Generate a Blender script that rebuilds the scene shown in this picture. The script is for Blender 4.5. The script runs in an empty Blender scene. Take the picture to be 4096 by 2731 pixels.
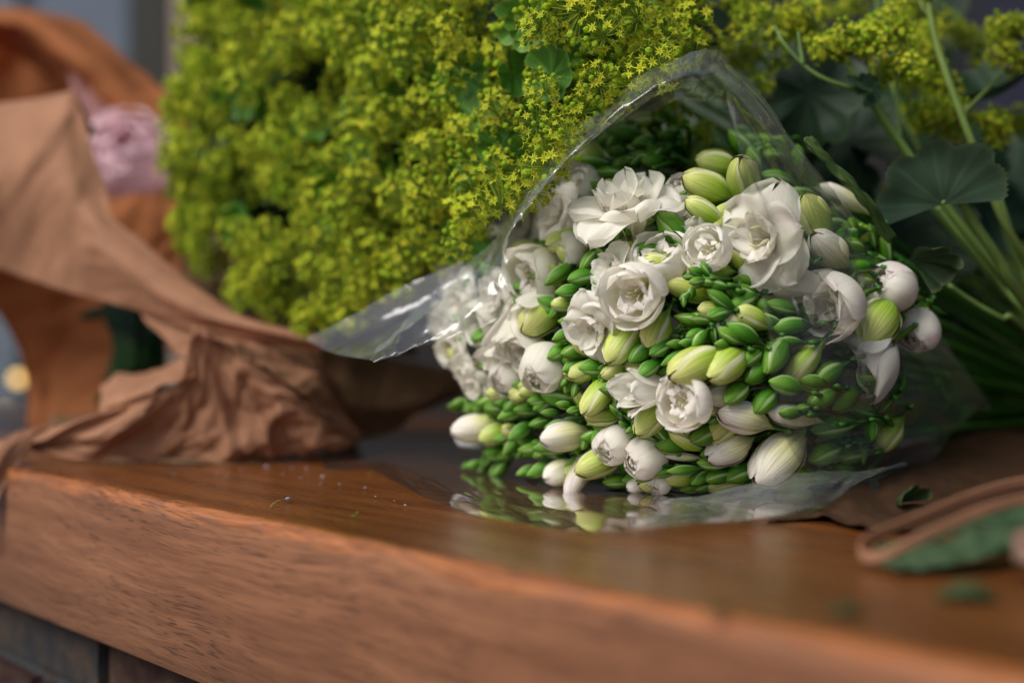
import bpy, math, random
import numpy as np
from mathutils import Vector, Matrix, Quaternion, noise

# ------------------------------------------------------------------ camera, world, light
SC = bpy.context.scene
COL = SC.collection
R = math.radians
rnd = random.Random(7)

FOC = 50.0
FPX = 4096 * FOC / 36.0            # focal length in photograph pixels
CAMZ = 0.071
PITCH = math.atan((1365.5 - 1313) / FPX)
cam_d = bpy.data.cameras.new("camera")
cam = bpy.data.objects.new("camera", cam_d); COL.objects.link(cam)
cam_d.lens = FOC; cam_d.sensor_width = 36.0
cam_d.clip_start = 0.01; cam_d.clip_end = 60
cam.location = (0, 0, CAMZ)
cam.rotation_euler = (math.pi / 2 - PITCH, 0, 0)
cam_d.dof.use_dof = True
cam_d.dof.focus_distance = 0.578
cam_d.dof.aperture_fstop = 3.4
SC.camera = cam

world = bpy.data.worlds.new("World"); SC.world = world
world.use_nodes = True
wn = world.node_tree.nodes; wl = world.node_tree.links
wn.clear()
wo = wn.new("ShaderNodeOutputWorld"); wb = wn.new("ShaderNodeBackground"); ws = wn.new("ShaderNodeTexSky")
ws.sky_type = 'NISHITA'; ws.sun_disc = False
SUN_EL, SUN_AZ = R(46), R(226)      # azimuth from +Y, clockwise: behind the camera, to its left
ws.sun_elevation = SUN_EL; ws.sun_rotation = SUN_AZ
ws.air_density = 1.0; ws.dust_density = 3.0; ws.ozone_density = 1.0
wb.inputs["Strength"].default_value = 0.070
wl.new(ws.outputs[0], wb.inputs[0]); wl.new(wb.outputs[0], wo.inputs[0])

sun_d = bpy.data.lights.new("sun", 'SUN'); sun = bpy.data.objects.new("sun", sun_d); COL.objects.link(sun)
sun_d.energy = 2.4; sun_d.angle = R(38); sun_d.color = (1.0, 0.955, 0.88)
sdir = Vector((math.sin(SUN_AZ) * math.cos(SUN_EL), math.cos(SUN_AZ) * math.cos(SUN_EL), math.sin(SUN_EL)))
sun.rotation_euler = sdir.to_track_quat('Z', 'Y').to_euler()

vs = SC.view_settings
vs.view_transform = 'Standard'; vs.look = 'None'; vs.exposure = 0.46; vs.gamma = 1; vs.use_curve_mapping = False
SC.cycles.max_bounces = 14; SC.cycles.transparent_max_bounces = 24
SC.cycles.use_denoising = True

# ------------------------------------------------------------------ helpers
FWD = Vector((0, math.cos(PITCH), -math.sin(PITCH)))
UP = Vector((0, math.sin(PITCH), math.cos(PITCH)))
RT = Vector((1, 0, 0))
CAM = Vector((0, 0, CAMZ))

def P(sx, sy, z):                   # a point at depth z seen at photograph pixel (sx, sy)
    return CAM + FWD * z + RT * ((sx - 2048) / FPX * z) - UP * ((sy - 1365.5) / FPX * z)
K = 4096 / 2352.0
def Q(x, y, z): return P(x * K, y * K, z)
def on_table(x, y, h=0.001):        # the point of the plane at height h seen at (x, y) of the 2352-wide picture
    d = Q(x, y, 1.0) - CAM
    t = (h - CAM.z) / d.z
    return CAM + d * t

def axis_dir(p, ang, phi):
    v = (p - CAM).normalized()
    a, f = R(ang), R(phi)
    return (RT * (math.cos(a) * math.cos(f)) + UP * (math.sin(a) * math.cos(f)) - v * math.sin(f)).normalized()

def tag(o, label=None, cat=None, group=None, kind=None):
    if label: o["label"] = label
    if cat: o["category"] = cat
    if group: o["group"] = group
    if kind: o["kind"] = kind
    return o

def empty(name, loc=(0, 0, 0)):
    o = bpy.data.objects.new(name, None); COL.objects.link(o); o.location = loc
    o.empty_display_size = 0.01
    return o

class MB:
    def __init__(s): s.v = []; s.f = []; s.c = []; s.p = []; s.n = 0
    def grid(s, fn, nu, nv, wrap_u=False):
        """fn(u, v) -> (pos, col, (a, b)); u, v in 0..1"""
        b = s.n
        for j in range(nv):
            for i in range(nu):
                u = i / (nu if wrap_u else nu - 1); v = j / (nv - 1)
                p, c, q = fn(u, v)
                s.v.append(tuple(p)); s.c.append(c); s.p.append((q[0], q[1], 0.0)); s.n += 1
        for j in range(nv - 1):
            for i in range(nu if wrap_u else nu - 1):
                i2 = (i + 1) % nu
                s.f.append((b + j * nu + i, b + j * nu + i2, b + (j + 1) * nu + i2, b + (j + 1) * nu + i))
    def tube(s, pts, rad, col, n=7, cap=True):
        pts = [Vector(p) for p in pts]
        if not hasattr(rad, '__len__'): rad = [rad] * len(pts)
        if not hasattr(col[0], '__len__'): col = [col] * len(pts)
        ref = Vector((0.3, 0.2, 1)).normalized()
        b = s.n; m = len(pts)
        for j, p in enumerate(pts):
            t = (pts[min(j + 1, m - 1)] - pts[max(j - 1, 0)])
            if t.length < 1e-9: t = Vector((0, 0, 1))
            t.normalize()
            x = t.cross(ref)
            if x.length < 1e-4: x = t.cross(Vector((1, 0, 0)))
            x.normalize(); y = t.cross(x)
            for i in range(n):
                a = 2 * math.pi * i / n
                s.v.append(tuple(p + (x * math.cos(a) + y * math.sin(a)) * rad[j])); s.c.append(col[j]); s.p.append((i / n * 3, j * .3, 0)); s.n += 1
        for j in range(m - 1):
            for i in range(n):
                i2 = (i + 1) % n
                s.f.append((b + j * n + i, b + j * n + i2, b + (j + 1) * n + i2, b + (j + 1) * n + i))
        if cap:
            s.f.append(tuple(b + i for i in range(n))[::-1]); s.f.append(tuple(b + (m - 1) * n + i for i in range(n)))
    def mesh(s, name, mat, smooth=True):
        me = bpy.data.meshes.new(name)
        me.from_pydata(s.v, [], s.f)
        ca = me.color_attributes.new("Col", 'FLOAT_COLOR', 'POINT')
        c = np.ones((len(s.v), 4), np.float32); c[:, :3] = np.array([x[:3] for x in s.c], np.float32)
        ca.data.foreach_set("color", c.ravel())
        pa = me.attributes.new("pt", 'FLOAT_VECTOR', 'POINT')
        pa.data.foreach_set("vector", np.array(s.p, np.float32).ravel())
        me.materials.append(mat)
        if smooth: me.polygons.foreach_set("use_smooth", [True] * len(me.polygons))
        me.update()
        return me
    def build(s, name, mat, parent=None, smooth=True):
        return obj(name, s.mesh(name, mat, smooth), parent)

def obj(name, me, parent=None):
    o = bpy.data.objects.new(name, me); COL.objects.link(o)
    if parent is not None:
        o.parent = parent
        if parent.type == 'EMPTY' or True:
            o.matrix_parent_inverse = world_of(parent).inverted()
    return o

def world_of(o):
    m = o.matrix_basis.copy()
    if o.parent: m = world_of(o.parent) @ o.matrix_parent_inverse @ m
    return m

def lerp(a, b, t): return a + (b - a) * t
def mixc(a, b, t):
    t = max(0.0, min(1.0, t))
    return tuple(a[i] + (b[i] - a[i]) * t for i in range(3))
def sm(t): t = max(0.0, min(1.0, t)); return t * t * (3 - 2 * t)

def spl(tab, t):
    """Catmull-Rom through equally spaced rows of a table"""
    n = len(tab) - 1
    x = max(0.0, min(0.99999, t)) * n
    i = int(x); f = x - i
    def g(k):
        if k < 0: return [2 * a - b for a, b in zip(tab[0], tab[1])]
        if k > n: return [2 * a - b for a, b in zip(tab[n], tab[n - 1])]
        return tab[k]
    p0, p1, p2, p3 = g(i - 1), g(i), g(i + 1), g(i + 2)
    return [0.5 * (2 * b + (c - a) * f + (2 * a - 5 * b + 4 * c - d) * f * f + (3 * b - a - 3 * c + d) * f ** 3)
            for a, b, c, d in zip(p0, p1, p2, p3)]

def curve(pts, n):
    tab = [list(p) for p in pts]
    return [Vector(spl(tab, i / (n - 1))) for i in range(n)]

def inside(x, y, poly):
    c = False; n = len(poly)
    for i in range(n):
        x1, y1 = poly[i]; x2, y2 = poly[(i + 1) % n]
        if (y1 > y) != (y2 > y) and x < (x2 - x1) * (y - y1) / (y2 - y1) + x1: c = not c
    return c

# ------------------------------------------------------------------ materials
def new_mat(name):
    m = bpy.data.materials.new(name); m.use_nodes = True
    nt = m.node_tree; nt.nodes.clear()
    out = nt.nodes.new("ShaderNodeOutputMaterial")
    return m, nt, out

def N(nt, t, **kw):
    n = nt.nodes.new(t)
    for k, v in kw.items():
        if k in n.inputs.keys(): n.inputs[k].default_value = v
        else: setattr(n, k, v)
    return n

def math_node(nt, op, a, b=None, clamp=False):
    n = nt.nodes.new("ShaderNodeMath"); n.operation = op; n.use_clamp = clamp
    for i, x in enumerate((a, b)):
        if x is None: continue
        if isinstance(x, (int, float)): n.inputs[i].default_value = x
        else: nt.links.new(x, n.inputs[i])
    return n.outputs[0]

def mixrgb(nt, fac, a, b, mode='MIX'):
    n = nt.nodes.new("ShaderNodeMix"); n.data_type = 'RGBA'; n.blend_type = mode; n.clamp_factor = True
    for idx, x in ((0, fac), (6, a), (7, b)):
        if isinstance(x, (int, float)): n.inputs[idx].default_value = x
        elif isinstance(x, tuple): n.inputs[idx].default_value = (*x[:3], 1)
        else: nt.links.new(x, n.inputs[idx])
    return n.outputs[2]

def ramp(nt, src, stops):
    n = nt.nodes.new("ShaderNodeValToRGB"); e = n.color_ramp.elements
    while len(e) < len(stops): e.new(0.5)
    for k, (p, c) in enumerate(stops):
        e[k].position = p; e[k].color = (c, c, c, 1) if isinstance(c, (int, float)) else (*c, 1)
    nt.links.new(src, n.inputs[0])
    return n.outputs[0]

def plant_mat(name, rough=0.45, trans=0.25, spec=0.4, vein=18.0, vein_amt=0.25, var=0.12, sss=0.0, bump=0.15, coat=0.0):
    m, nt, out = new_mat(name)
    col = N(nt, "ShaderNodeAttribute", attribute_name="Col").outputs["Color"]
    pt = N(nt, "ShaderNodeAttribute", attribute_name="pt").outputs["Vector"]
    mp = N(nt, "ShaderNodeMapping"); mp.inputs["Scale"].default_value = (vein, 1.6, 1)
    nt.links.new(pt, mp.inputs[0])
    oi = N(nt, "ShaderNodeObjectInfo")
    off = nt.nodes.new("ShaderNodeVectorMath"); off.operation = 'ADD'
    nt.links.new(mp.outputs[0], off.inputs[0])
    cmb = N(nt, "ShaderNodeCombineXYZ"); nt.links.new(math_node(nt, 'MULTIPLY', oi.outputs["Random"], 37.0), cmb.inputs[2]); nt.links.new(cmb.outputs[0], off.inputs[1])
    nz = N(nt, "ShaderNodeTexNoise"); nz.inputs["Scale"].default_value = 1.0; nz.inputs["Detail"].default_value = 3
    nt.links.new(off.outputs[0], nz.inputs[0])
    v = ramp(nt, nz.outputs[0], [(0.36, 1.0 - vein_amt), (0.56, 1.0)])
    c1 = mixrgb(nt, 1.0, col, v, 'MULTIPLY')
    # broad blotches, different on every object
    geo = N(nt, "ShaderNodeTexCoord")
    nz2 = N(nt, "ShaderNodeTexNoise"); nz2.inputs["Scale"].default_value = 90.0; nz2.inputs["Detail"].default_value = 2
    gp = N(nt, "ShaderNodeNewGeometry"); nt.links.new(gp.outputs["Position"], nz2.inputs[0])
    hs = N(nt, "ShaderNodeHueSaturation")
    nt.links.new(c1, hs.inputs["Color"])
    nt.links.new(math_node(nt, 'ADD', math_node(nt, 'MULTIPLY', oi.outputs["Random"], var * 0.12), 0.5 - var * 0.06), hs.inputs["Hue"])
    val = math_node(nt, 'ADD', math_node(nt, 'MULTIPLY', nz2.outputs[0], var * 1.4), 1.0 - var * 0.7)
    r2 = math_node(nt, 'FRACT', math_node(nt, 'MULTIPLY', oi.outputs["Random"], 91.7))
    val = math_node(nt, 'MULTIPLY', val, math_node(nt, 'ADD', math_node(nt, 'MULTIPLY', r2, var * 2), 1.0 - var))
    nt.links.new(val, hs.inputs["Value"])
    colf = hs.outputs[0]
    bs = N(nt, "ShaderNodeBsdfPrincipled"); bs.inputs["Roughness"].default_value = rough
    bs.inputs["Specular IOR Level"].default_value = spec
    bs.inputs["Coat Weight"].default_value = coat; bs.inputs["Coat Roughness"].default_value = 0.3
    nt.links.new(colf, bs.inputs["Base Color"])
    if sss > 0:
        bs.inputs["Subsurface Weight"].default_value = sss
        bs.inputs["Subsurface Radius"].default_value = (1.0, 0.8, 0.4)
        bs.inputs["Subsurface Scale"].default_value = 0.003
    if bump:
        bp = N(nt, "ShaderNodeBump"); bp.inputs["Strength"].default_value = bump; bp.inputs["Distance"].default_value = 0.0004
        nt.links.new(nz.outputs[0], bp.inputs["Height"]); nt.links.new(bp.outputs[0], bs.inputs["Normal"])
    if trans > 0:
        tr = N(nt, "ShaderNodeBsdfTranslucent"); nt.links.new(colf, tr.inputs[0])
        mx = N(nt, "ShaderNodeMixShader"); mx.inputs[0].default_value = trans
        nt.links.new(bs.outputs[0], mx.inputs[1]); nt.links.new(tr.outputs[0], mx.inputs[2])
        nt.links.new(mx.outputs[0], out.inputs[0])
    else:
        nt.links.new(bs.outputs[0], out.inputs[0])
    return m

M_PETAL = plant_mat("white_petal", rough=0.55, trans=0.42, spec=0.2, sss=0.35, vein=22, vein_amt=0.07, var=0.05, bump=0.35)
M_BUD = plant_mat("bud_skin", rough=0.46, trans=0.0, spec=0.3, vein=34, vein_amt=0.30, var=0.14, sss=0.25, bump=0.4)
M_STEM = plant_mat("green_stem", rough=0.45, trans=0.0, spec=0.4, vein=6, vein_amt=0.25, var=0.15, bump=0.3)
M_LEAF = plant_mat("leaf_blade", rough=0.55, trans=0.2, spec=0.35, vein=30, vein_amt=0.15, var=0.16, bump=0.3)
M_STAR = plant_mat("tiny_star_flower", rough=0.7, trans=0.35, spec=0.1, vein=4, vein_amt=0.10, var=0.16, bump=0.0)
M_PINK = plant_mat("pink_petal", rough=0.5, trans=0.35, spec=0.3, vein=14, vein_amt=0.1, var=0.05, bump=0.2)

def paper_mat(name, base, trans_col, trans=0.25, rough=0.55):
    m, nt, out = new_mat(name)
    gp = N(nt, "ShaderNodeNewGeometry")
    mp = N(nt, "ShaderNodeMapping"); mp.inputs["Scale"].default_value = (1, 1, 1); mp.inputs["Rotation"].default_value = (0.4, 0.2, 0.5)
    nt.links.new(gp.outputs["Position"], mp.inputs[0])
    n1 = N(nt, "ShaderNodeTexNoise"); n1.inputs["Scale"].default_value = 900; n1.inputs["Detail"].default_value = 3; nt.links.new(mp.outputs[0], n1.inputs[0])
    n2 = N(nt, "ShaderNodeTexNoise"); n2.inputs["Scale"].default_value = 45; n2.inputs["Detail"].default_value = 5; nt.links.new(mp.outputs[0], n2.inputs[0])
    # soft creases
    n3 = N(nt, "ShaderNodeTexNoise"); n3.inputs["Scale"].default_value = 38; n3.inputs["Detail"].default_value = 1.0; n3.inputs["Distortion"].default_value = 1.2
    nt.links.new(mp.outputs[0], n3.inputs[0])
    cre = math_node(nt, 'ABSOLUTE', math_node(nt, 'SUBTRACT', n3.outputs[0], 0.5))
    c = mixrgb(nt, ramp(nt, n2.outputs[0], [(0.3, 0.0), (0.7, 1.0)]), tuple(x * 0.84 for x in base), tuple(min(1, x * 1.14) for x in base))
    c = mixrgb(nt, ramp(nt, n1.outputs[0], [(0.3, 0.0), (0.7, 0.35)]), c, tuple(x * 0.78 for x in base))
    bs = N(nt, "ShaderNodeBsdfPrincipled"); bs.inputs["Roughness"].default_value = rough; bs.inputs["Specular IOR Level"].default_value = 0.2
    nt.links.new(c, bs.inputs["Base Color"])
    bp = N(nt, "ShaderNodeBump"); bp.inputs["Strength"].default_value = 0.4; bp.inputs["Distance"].default_value = 0.002
    h = math_node(nt, 'ADD', math_node(nt, 'MULTIPLY', cre, 1.1), math_node(nt, 'MULTIPLY', n1.outputs[0], 0.05))
    nt.links.new(h, bp.inputs["Height"]); nt.links.new(bp.outputs[0], bs.inputs["Normal"])
    tr = N(nt, "ShaderNodeBsdfTranslucent"); tr.inputs[0].default_value = (*trans_col, 1)
    mx = N(nt, "ShaderNodeMixShader"); mx.inputs[0].default_value = trans
    nt.links.new(bs.outputs[0], mx.inputs[1]); nt.links.new(tr.outputs[0], mx.inputs[2]); nt.links.new(mx.outputs[0], out.inputs[0])
    return m
M_PAPER = paper_mat("kraft_paper", (0.42, 0.222, 0.132), (0.70, 0.23, 0.04), 0.28, rough=0.7)
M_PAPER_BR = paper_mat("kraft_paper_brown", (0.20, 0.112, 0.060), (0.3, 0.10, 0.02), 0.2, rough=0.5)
M_PAPER_OR = paper_mat("kraft_paper_orange", (0.43, 0.180, 0.070), (0.78, 0.23, 0.03), 0.45, rough=0.75)  # orange base carries the glow of light passing through the back sheets
M_PAPER_DK = paper_mat("kraft_paper_shade_dark", (0.065, 0.034, 0.020), (0.2, 0.08, 0.02), 0.15, rough=0.4)  # paper darkened so its colour carries the shade under the stems

def film_mat(name, haze=0.05, rough=0.04, bump=0.25, scale=60, refl=1.0, tint=(0.97, 0.98, 0.95)):
    m, nt, out = new_mat(name)
    gp = N(nt, "ShaderNodeNewGeometry")
    mp = N(nt, "ShaderNodeMapping"); mp.inputs["Rotation"].default_value = (0.2, 0.5, 0.9); mp.inputs["Scale"].default_value = (1.0, 0.35, 1.3)
    nt.links.new(gp.outputs["Position"], mp.inputs[0])
    n1 = N(nt, "ShaderNodeTexNoise"); n1.inputs["Scale"].default_value = scale; n1.inputs["Detail"].default_value = 2.5; n1.inputs["Distortion"].default_value = 0.6
    nt.links.new(mp.outputs[0], n1.inputs[0])
    bp = N(nt, "ShaderNodeBump"); bp.inputs["Strength"].default_value = bump; bp.inputs["Distance"].default_value = 0.002
    nt.links.new(n1.outputs[0], bp.inputs["Height"])
    # reflectance of a thin clear sheet, the same from both of its sides
    dt = nt.nodes.new("ShaderNodeVectorMath"); dt.operation = 'DOT_PRODUCT'
    nt.links.new(gp.outputs["Incoming"], dt.inputs[0]); nt.links.new(bp.outputs[0], dt.inputs[1])
    ca = math_node(nt, 'SUBTRACT', 1.0, math_node(nt, 'ABSOLUTE', dt.outputs["Value"]), clamp=True)
    f2 = math_node(nt, 'ADD', math_node(nt, 'MULTIPLY', math_node(nt, 'POWER', ca, 4.2), 0.92 * refl), 0.065 * refl, clamp=True)
    tr = N(nt, "ShaderNodeBsdfTransparent"); tr.inputs[0].default_value = (*tint, 1)
    gl = N(nt, "ShaderNodeBsdfGlossy"); gl.inputs["Roughness"].default_value = rough; gl.inputs[0].default_value = (0.95, 0.96, 1, 1)
    nt.links.new(bp.outputs[0], gl.inputs["Normal"])
    df = N(nt, "ShaderNodeBsdfDiffuse"); df.inputs[0].default_value = (0.75, 0.78, 0.8, 1)
    m0 = N(nt, "ShaderNodeMixShader"); m0.inputs[0].default_value = haze
    nt.links.new(tr.outputs[0], m0.inputs[1]); nt.links.new(df.outputs[0], m0.inputs[2])
    m1 = N(nt, "ShaderNodeMixShader"); nt.links.new(f2, m1.inputs[0])
    nt.links.new(m0.outputs[0], m1.inputs[1]); nt.links.new(gl.outputs[0], m1.inputs[2])
    nt.links.new(m1.outputs[0], out.inputs[0])
    return m
M_FILM = film_mat("clear_cellophane", haze=0.065)
M_FILM_RIM = film_mat("curled_cellophane", haze=0.06, rough=0.13, bump=0.32, scale=90)
M_FILM_LIP = film_mat("soft_cellophane", haze=0.11, bump=0.3, scale=50)
M_FILM_TABLE = film_mat("flat_cellophane", haze=0.035, rough=0.02, bump=0.10, scale=28)

def simple_mat(name, col, rough=0.6, spec=0.4, nscale=20, namt=0.25, emit=0):
    m, nt, out = new_mat(name)
    bs = N(nt, "ShaderNodeBsdfPrincipled"); bs.inputs["Roughness"].default_value = rough; bs.inputs["Specular IOR Level"].default_value = spec
    gp = N(nt, "ShaderNodeNewGeometry")
    n1 = N(nt, "ShaderNodeTexNoise"); n1.inputs["Scale"].default_value = nscale; n1.inputs["Detail"].default_value = 6; nt.links.new(gp.outputs["Position"], n1.inputs[0])
    c = mixrgb(nt, n1.outputs[0], tuple(x * (1 - namt) for x in col), tuple(min(1, x * (1 + namt)) for x in col))
    nt.links.new(c, bs.inputs["Base Color"])
    if emit:
        bs.inputs["Emission Color"].default_value = (*col, 1); bs.inputs["Emission Strength"].default_value = emit
    nt.links.new(bs.outputs[0], out.inputs[0])
    return m

def wood_mat():
    m, nt, out = new_mat("varnished_hardwood")
    tc = N(nt, "ShaderNodeTexCoord"); o = tc.outputs["Object"]
    sep = N(nt, "ShaderNodeSeparateXYZ"); nt.links.new(o, sep.inputs[0])
    def mapped(sx, sy, sz):
        mp = N(nt, "ShaderNodeMapping"); mp.inputs["Scale"].default_value = (sx, sy, sz); nt.links.new(dist, mp.inputs[0]); return mp.outputs[0]
    # warp: wandering grain
    nw = N(nt, "ShaderNodeTexNoise"); nw.inputs["Scale"].default_value = 1; nw.inputs["Detail"].default_value = 2
    mw = N(nt, "ShaderNodeMapping"); mw.inputs["Scale"].default_value = (6, 16, 16); nt.links.new(o, mw.inputs[0]); nt.links.new(mw.outputs[0], nw.inputs[0])
    sc = nt.nodes.new("ShaderNodeVectorMath"); sc.operation = 'SCALE'; sc.inputs[3].default_value = 0.016
    sb = nt.nodes.new("ShaderNodeVectorMath"); sb.operation = 'SUBTRACT'; sb.inputs[1].default_value = (0.5, 0.5, 0.5)
    nt.links.new(nw.outputs[1], sb.inputs[0]); nt.links.new(sb.outputs[0], sc.inputs[0])
    ad = nt.nodes.new("ShaderNodeVectorMath"); ad.operation = 'ADD'; nt.links.new(o, ad.inputs[0]); nt.links.new(sc.outputs[0], ad.inputs[1])
    dist = ad.outputs[0]
    def noise_n(v, detail=3, rough=0.5):
        n = N(nt, "ShaderNodeTexNoise"); n.inputs["Scale"].default_value = 1; n.inputs["Detail"].default_value = detail; n.inputs["Roughness"].default_value = rough
        nt.links.new(v, n.inputs[0]); return n.outputs[0]
    bands = noise_n(mapped(5, 110, 110), 3)
    fine = noise_n(mapped(24, 520, 520), 2)
    pores = noise_n(mapped(62, 1300, 1300), 1)
    broad = noise_n(mapped(3, 12, 12), 3)
    porem = ramp(nt, pores, [(0.34, 1.0), (0.44, 0.0)])
    patch = ramp(nt, noise_n(mapped(9, 30, 30), 2), [(0.38, 0.35), (0.6, 1.0)])
    porem = math_node(nt, 'MULTIPLY', porem, patch)
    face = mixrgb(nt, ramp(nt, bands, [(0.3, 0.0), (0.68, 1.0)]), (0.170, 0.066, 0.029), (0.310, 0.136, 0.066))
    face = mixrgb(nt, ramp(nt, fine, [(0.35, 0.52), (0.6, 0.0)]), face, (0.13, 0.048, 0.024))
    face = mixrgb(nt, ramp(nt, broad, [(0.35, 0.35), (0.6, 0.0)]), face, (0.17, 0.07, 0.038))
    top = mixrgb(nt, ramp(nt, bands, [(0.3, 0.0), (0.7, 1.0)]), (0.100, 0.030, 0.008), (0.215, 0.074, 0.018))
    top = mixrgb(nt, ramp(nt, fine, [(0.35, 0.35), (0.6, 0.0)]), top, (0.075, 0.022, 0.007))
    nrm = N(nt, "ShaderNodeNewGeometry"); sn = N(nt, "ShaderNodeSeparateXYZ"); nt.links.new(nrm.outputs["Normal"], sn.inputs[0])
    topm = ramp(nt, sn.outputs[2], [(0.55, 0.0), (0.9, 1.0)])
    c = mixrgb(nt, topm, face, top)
    # worn arris: bare orange wood with a ragged outline
    ynear = math_node(nt, 'ADD', math_node(nt, 'MULTIPLY', sep.outputs[1], 1.0), math_node(nt, 'MULTIPLY', sep.outputs[2], -1.0))
    rag = noise_n(mapped(28, 160, 160), 4, 0.65)
    lim = math_node(nt, 'ADD', math_node(nt, 'MULTIPLY', rag, 0.014), -0.0012)
    worn = math_node(nt, 'SUBTRACT', lim, ynear)
    worn = ramp(nt, math_node(nt, 'MULTIPLY', worn, 400), [(0.0, 0.0), (1.0, 1.0)])
    cw = mixrgb(nt, ramp(nt, fine, [(0.35, 0.0), (0.6, 1.0)]), (0.24, 0.070, 0.018), (0.44, 0.155, 0.045))
    c = mixrgb(nt, math_node(nt, 'MULTIPLY', worn, 0.7), c, cw)
    c = mixrgb(nt, math_node(nt, 'MULTIPLY', porem, 0.65), c, (0.045, 0.018, 0.010))
    bs = N(nt, "ShaderNodeBsdfPrincipled")
    nt.links.new(c, bs.inputs["Base Color"])
    rg = math_node(nt, 'ADD', math_node(nt, 'MULTIPLY', topm, -0.24), math_node(nt, 'ADD', math_node(nt, 'MULTIPLY', fine, 0.15), 0.44))
    nt.links.new(rg, bs.inputs["Roughness"])
    bs.inputs["Specular IOR Level"].default_value = 0.5
    bp = N(nt, "ShaderNodeBump"); bp.inputs["Strength"].default_value = 0.22; bp.inputs["Distance"].default_value = 0.0005
    h = math_node(nt, 'ADD', math_node(nt, 'MULTIPLY', porem, -0.7), math_node(nt, 'ADD', math_node(nt, 'MULTIPLY', bands, 0.5), math_node(nt, 'MULTIPLY', worn, -0.5)))
    nt.links.new(h, bp.inputs["Height"]); nt.links.new(bp.outputs[0], bs.inputs["Normal"])
    nt.links.new(bs.outputs[0], out.inputs[0])
    return m
M_WOOD = wood_mat()

def brick_mat():
    m, nt, out = new_mat("old_brick")
    col = N(nt, "ShaderNodeAttribute", attribute_name="Col").outputs["Color"]
    gp = N(nt, "ShaderNodeNewGeometry")
    n1 = N(nt, "ShaderNodeTexNoise"); n1.inputs["Scale"].default_value = 70; n1.inputs["Detail"].default_value = 8; nt.links.new(gp.outputs["Position"], n1.inputs[0])
    c = mixrgb(nt, ramp(nt, n1.outputs[0], [(0.35, 0.0), (0.7, 0.75)]), col, (0.075, 0.050, 0.035))
    c = mixrgb(nt, ramp(nt, n1.outputs[0], [(0.2, 0.7), (0.42, 0.0)]), c, (0.04, 0.03, 0.03))
    bs = N(nt, "ShaderNodeBsdfPrincipled"); bs.inputs["Roughness"].default_value = 0.9; bs.inputs["Specular IOR Level"].default_value = 0.08
    nt.links.new(c, bs.inputs["Base Color"])
    bp = N(nt, "ShaderNodeBump"); bp.inputs["Strength"].default_value = 0.8; bp.inputs["Distance"].default_value = 0.004
    nt.links.new(n1.outputs[0], bp.inputs["Height"]); nt.links.new(bp.outputs[0], bs.inputs["Normal"])
    nt.links.new(bs.outputs[0], out.inputs[0])
    return m
M_BRICK = brick_mat()

# ------------------------------------------------------------------ setting
ED = Vector((0.637, -0.770, 0)).normalized()      # along the slab's front edge, to the right and nearer
EN = Vector((0.770, 0.637, 0)).normalized()       # away from the front edge
E0 = Vector((0.003, 0.41, 0))

def box(mb, c, s, col=(1, 1, 1)):
    b = mb.n
    for dz in (-1, 1):
        for dx, dy in ((-1, -1), (1, -1), (1, 1), (-1, 1)):
            mb.v.append((c[0] + dx * s[0] / 2, c[1] + dy * s[1] / 2, c[2] + dz * s[2] / 2)); mb.c.append(col); mb.p.append((0, 0, 0)); mb.n += 1
    for f in ((3, 2, 1, 0), (4, 5, 6, 7), (0, 1, 5, 4), (1, 2, 6, 5), (2, 3, 7, 6), (3, 0, 4, 7)):
        mb.f.append(tuple(b + i for i in f))

# pavement under everything
mb = MB()
mb.grid(lambda u, v: ((lerp(-12, 12, u), lerp(-12, 12, v), -0.80), (1, 1, 1), (u, v)), 2, 2)
tag(mb.build("pavement", simple_mat("grey_pavement", (0.16, 0.155, 0.15), 0.9, 0.2, 6, 0.3), smooth=False), kind="structure")

# wooden slab: cross-section swept along the edge, arris rounded and slightly dented
SLAB_T, SLAB_D = 0.0700, 0.44
prof = [(0.0008, -SLAB_T), (0.0, -SLAB_T + .0008), (0.0, -0.024), (0.0, -0.010)]
for k in range(1, 8):
    a = R(90 * k / 8); r = 0.0052
    prof.append((r - r * math.cos(a), -r + r * math.sin(a)))
prof += [(0.010, 0.0), (0.05, 0.0), (0.15, 0.0), (SLAB_D - .001, 0.0), (SLAB_D, -.001), (SLAB_D, -SLAB_T + .001), (SLAB_D - .001, -SLAB_T)]
mb = MB(); nx = 420; x0, x1 = -0.95, 0.55
for i in range(nx):
    x = lerp(x0, x1, i / (nx - 1))
    for k, (y, z) in enumerate(prof):
        dy = dz = 0.0
        if 3 <= k <= 11:
            w = noise.noise(Vector((x * 14, 0, 0))) * 0.6 + noise.noise(Vector((x * 70, k * .2, 3))) * 0.4
            d = max(0, w) * 0.0011
            dy, dz = d, -d * 0.8
            if k == 3: dz = 0
            if k == 11: dy = 0
        mb.v.append((x, y + dy, z + dz)); mb.c.append((1, 1, 1)); mb.p.append((0, 0, 0)); mb.n += 1
n = len(prof)
for i in range(nx - 1):
    for k in range(n):
        k2 = (k + 1) % n
        mb.f.append((i * n + k, (i + 1) * n + k, (i + 1) * n + k2, i * n + k2))
mb.f.append(tuple(range(n))); mb.f.append(tuple((nx - 1) * n + k for k in range(n))[::-1])
slab = mb.build("wooden_bench_top", M_WOOD)
ROT = math.atan2(ED.y, ED.x)
slab.location = E0; slab.rotation_euler = (0, 0, ROT)
tag(slab, "thick reddish brown hardwood slab with a worn orange front edge", "bench")

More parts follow.
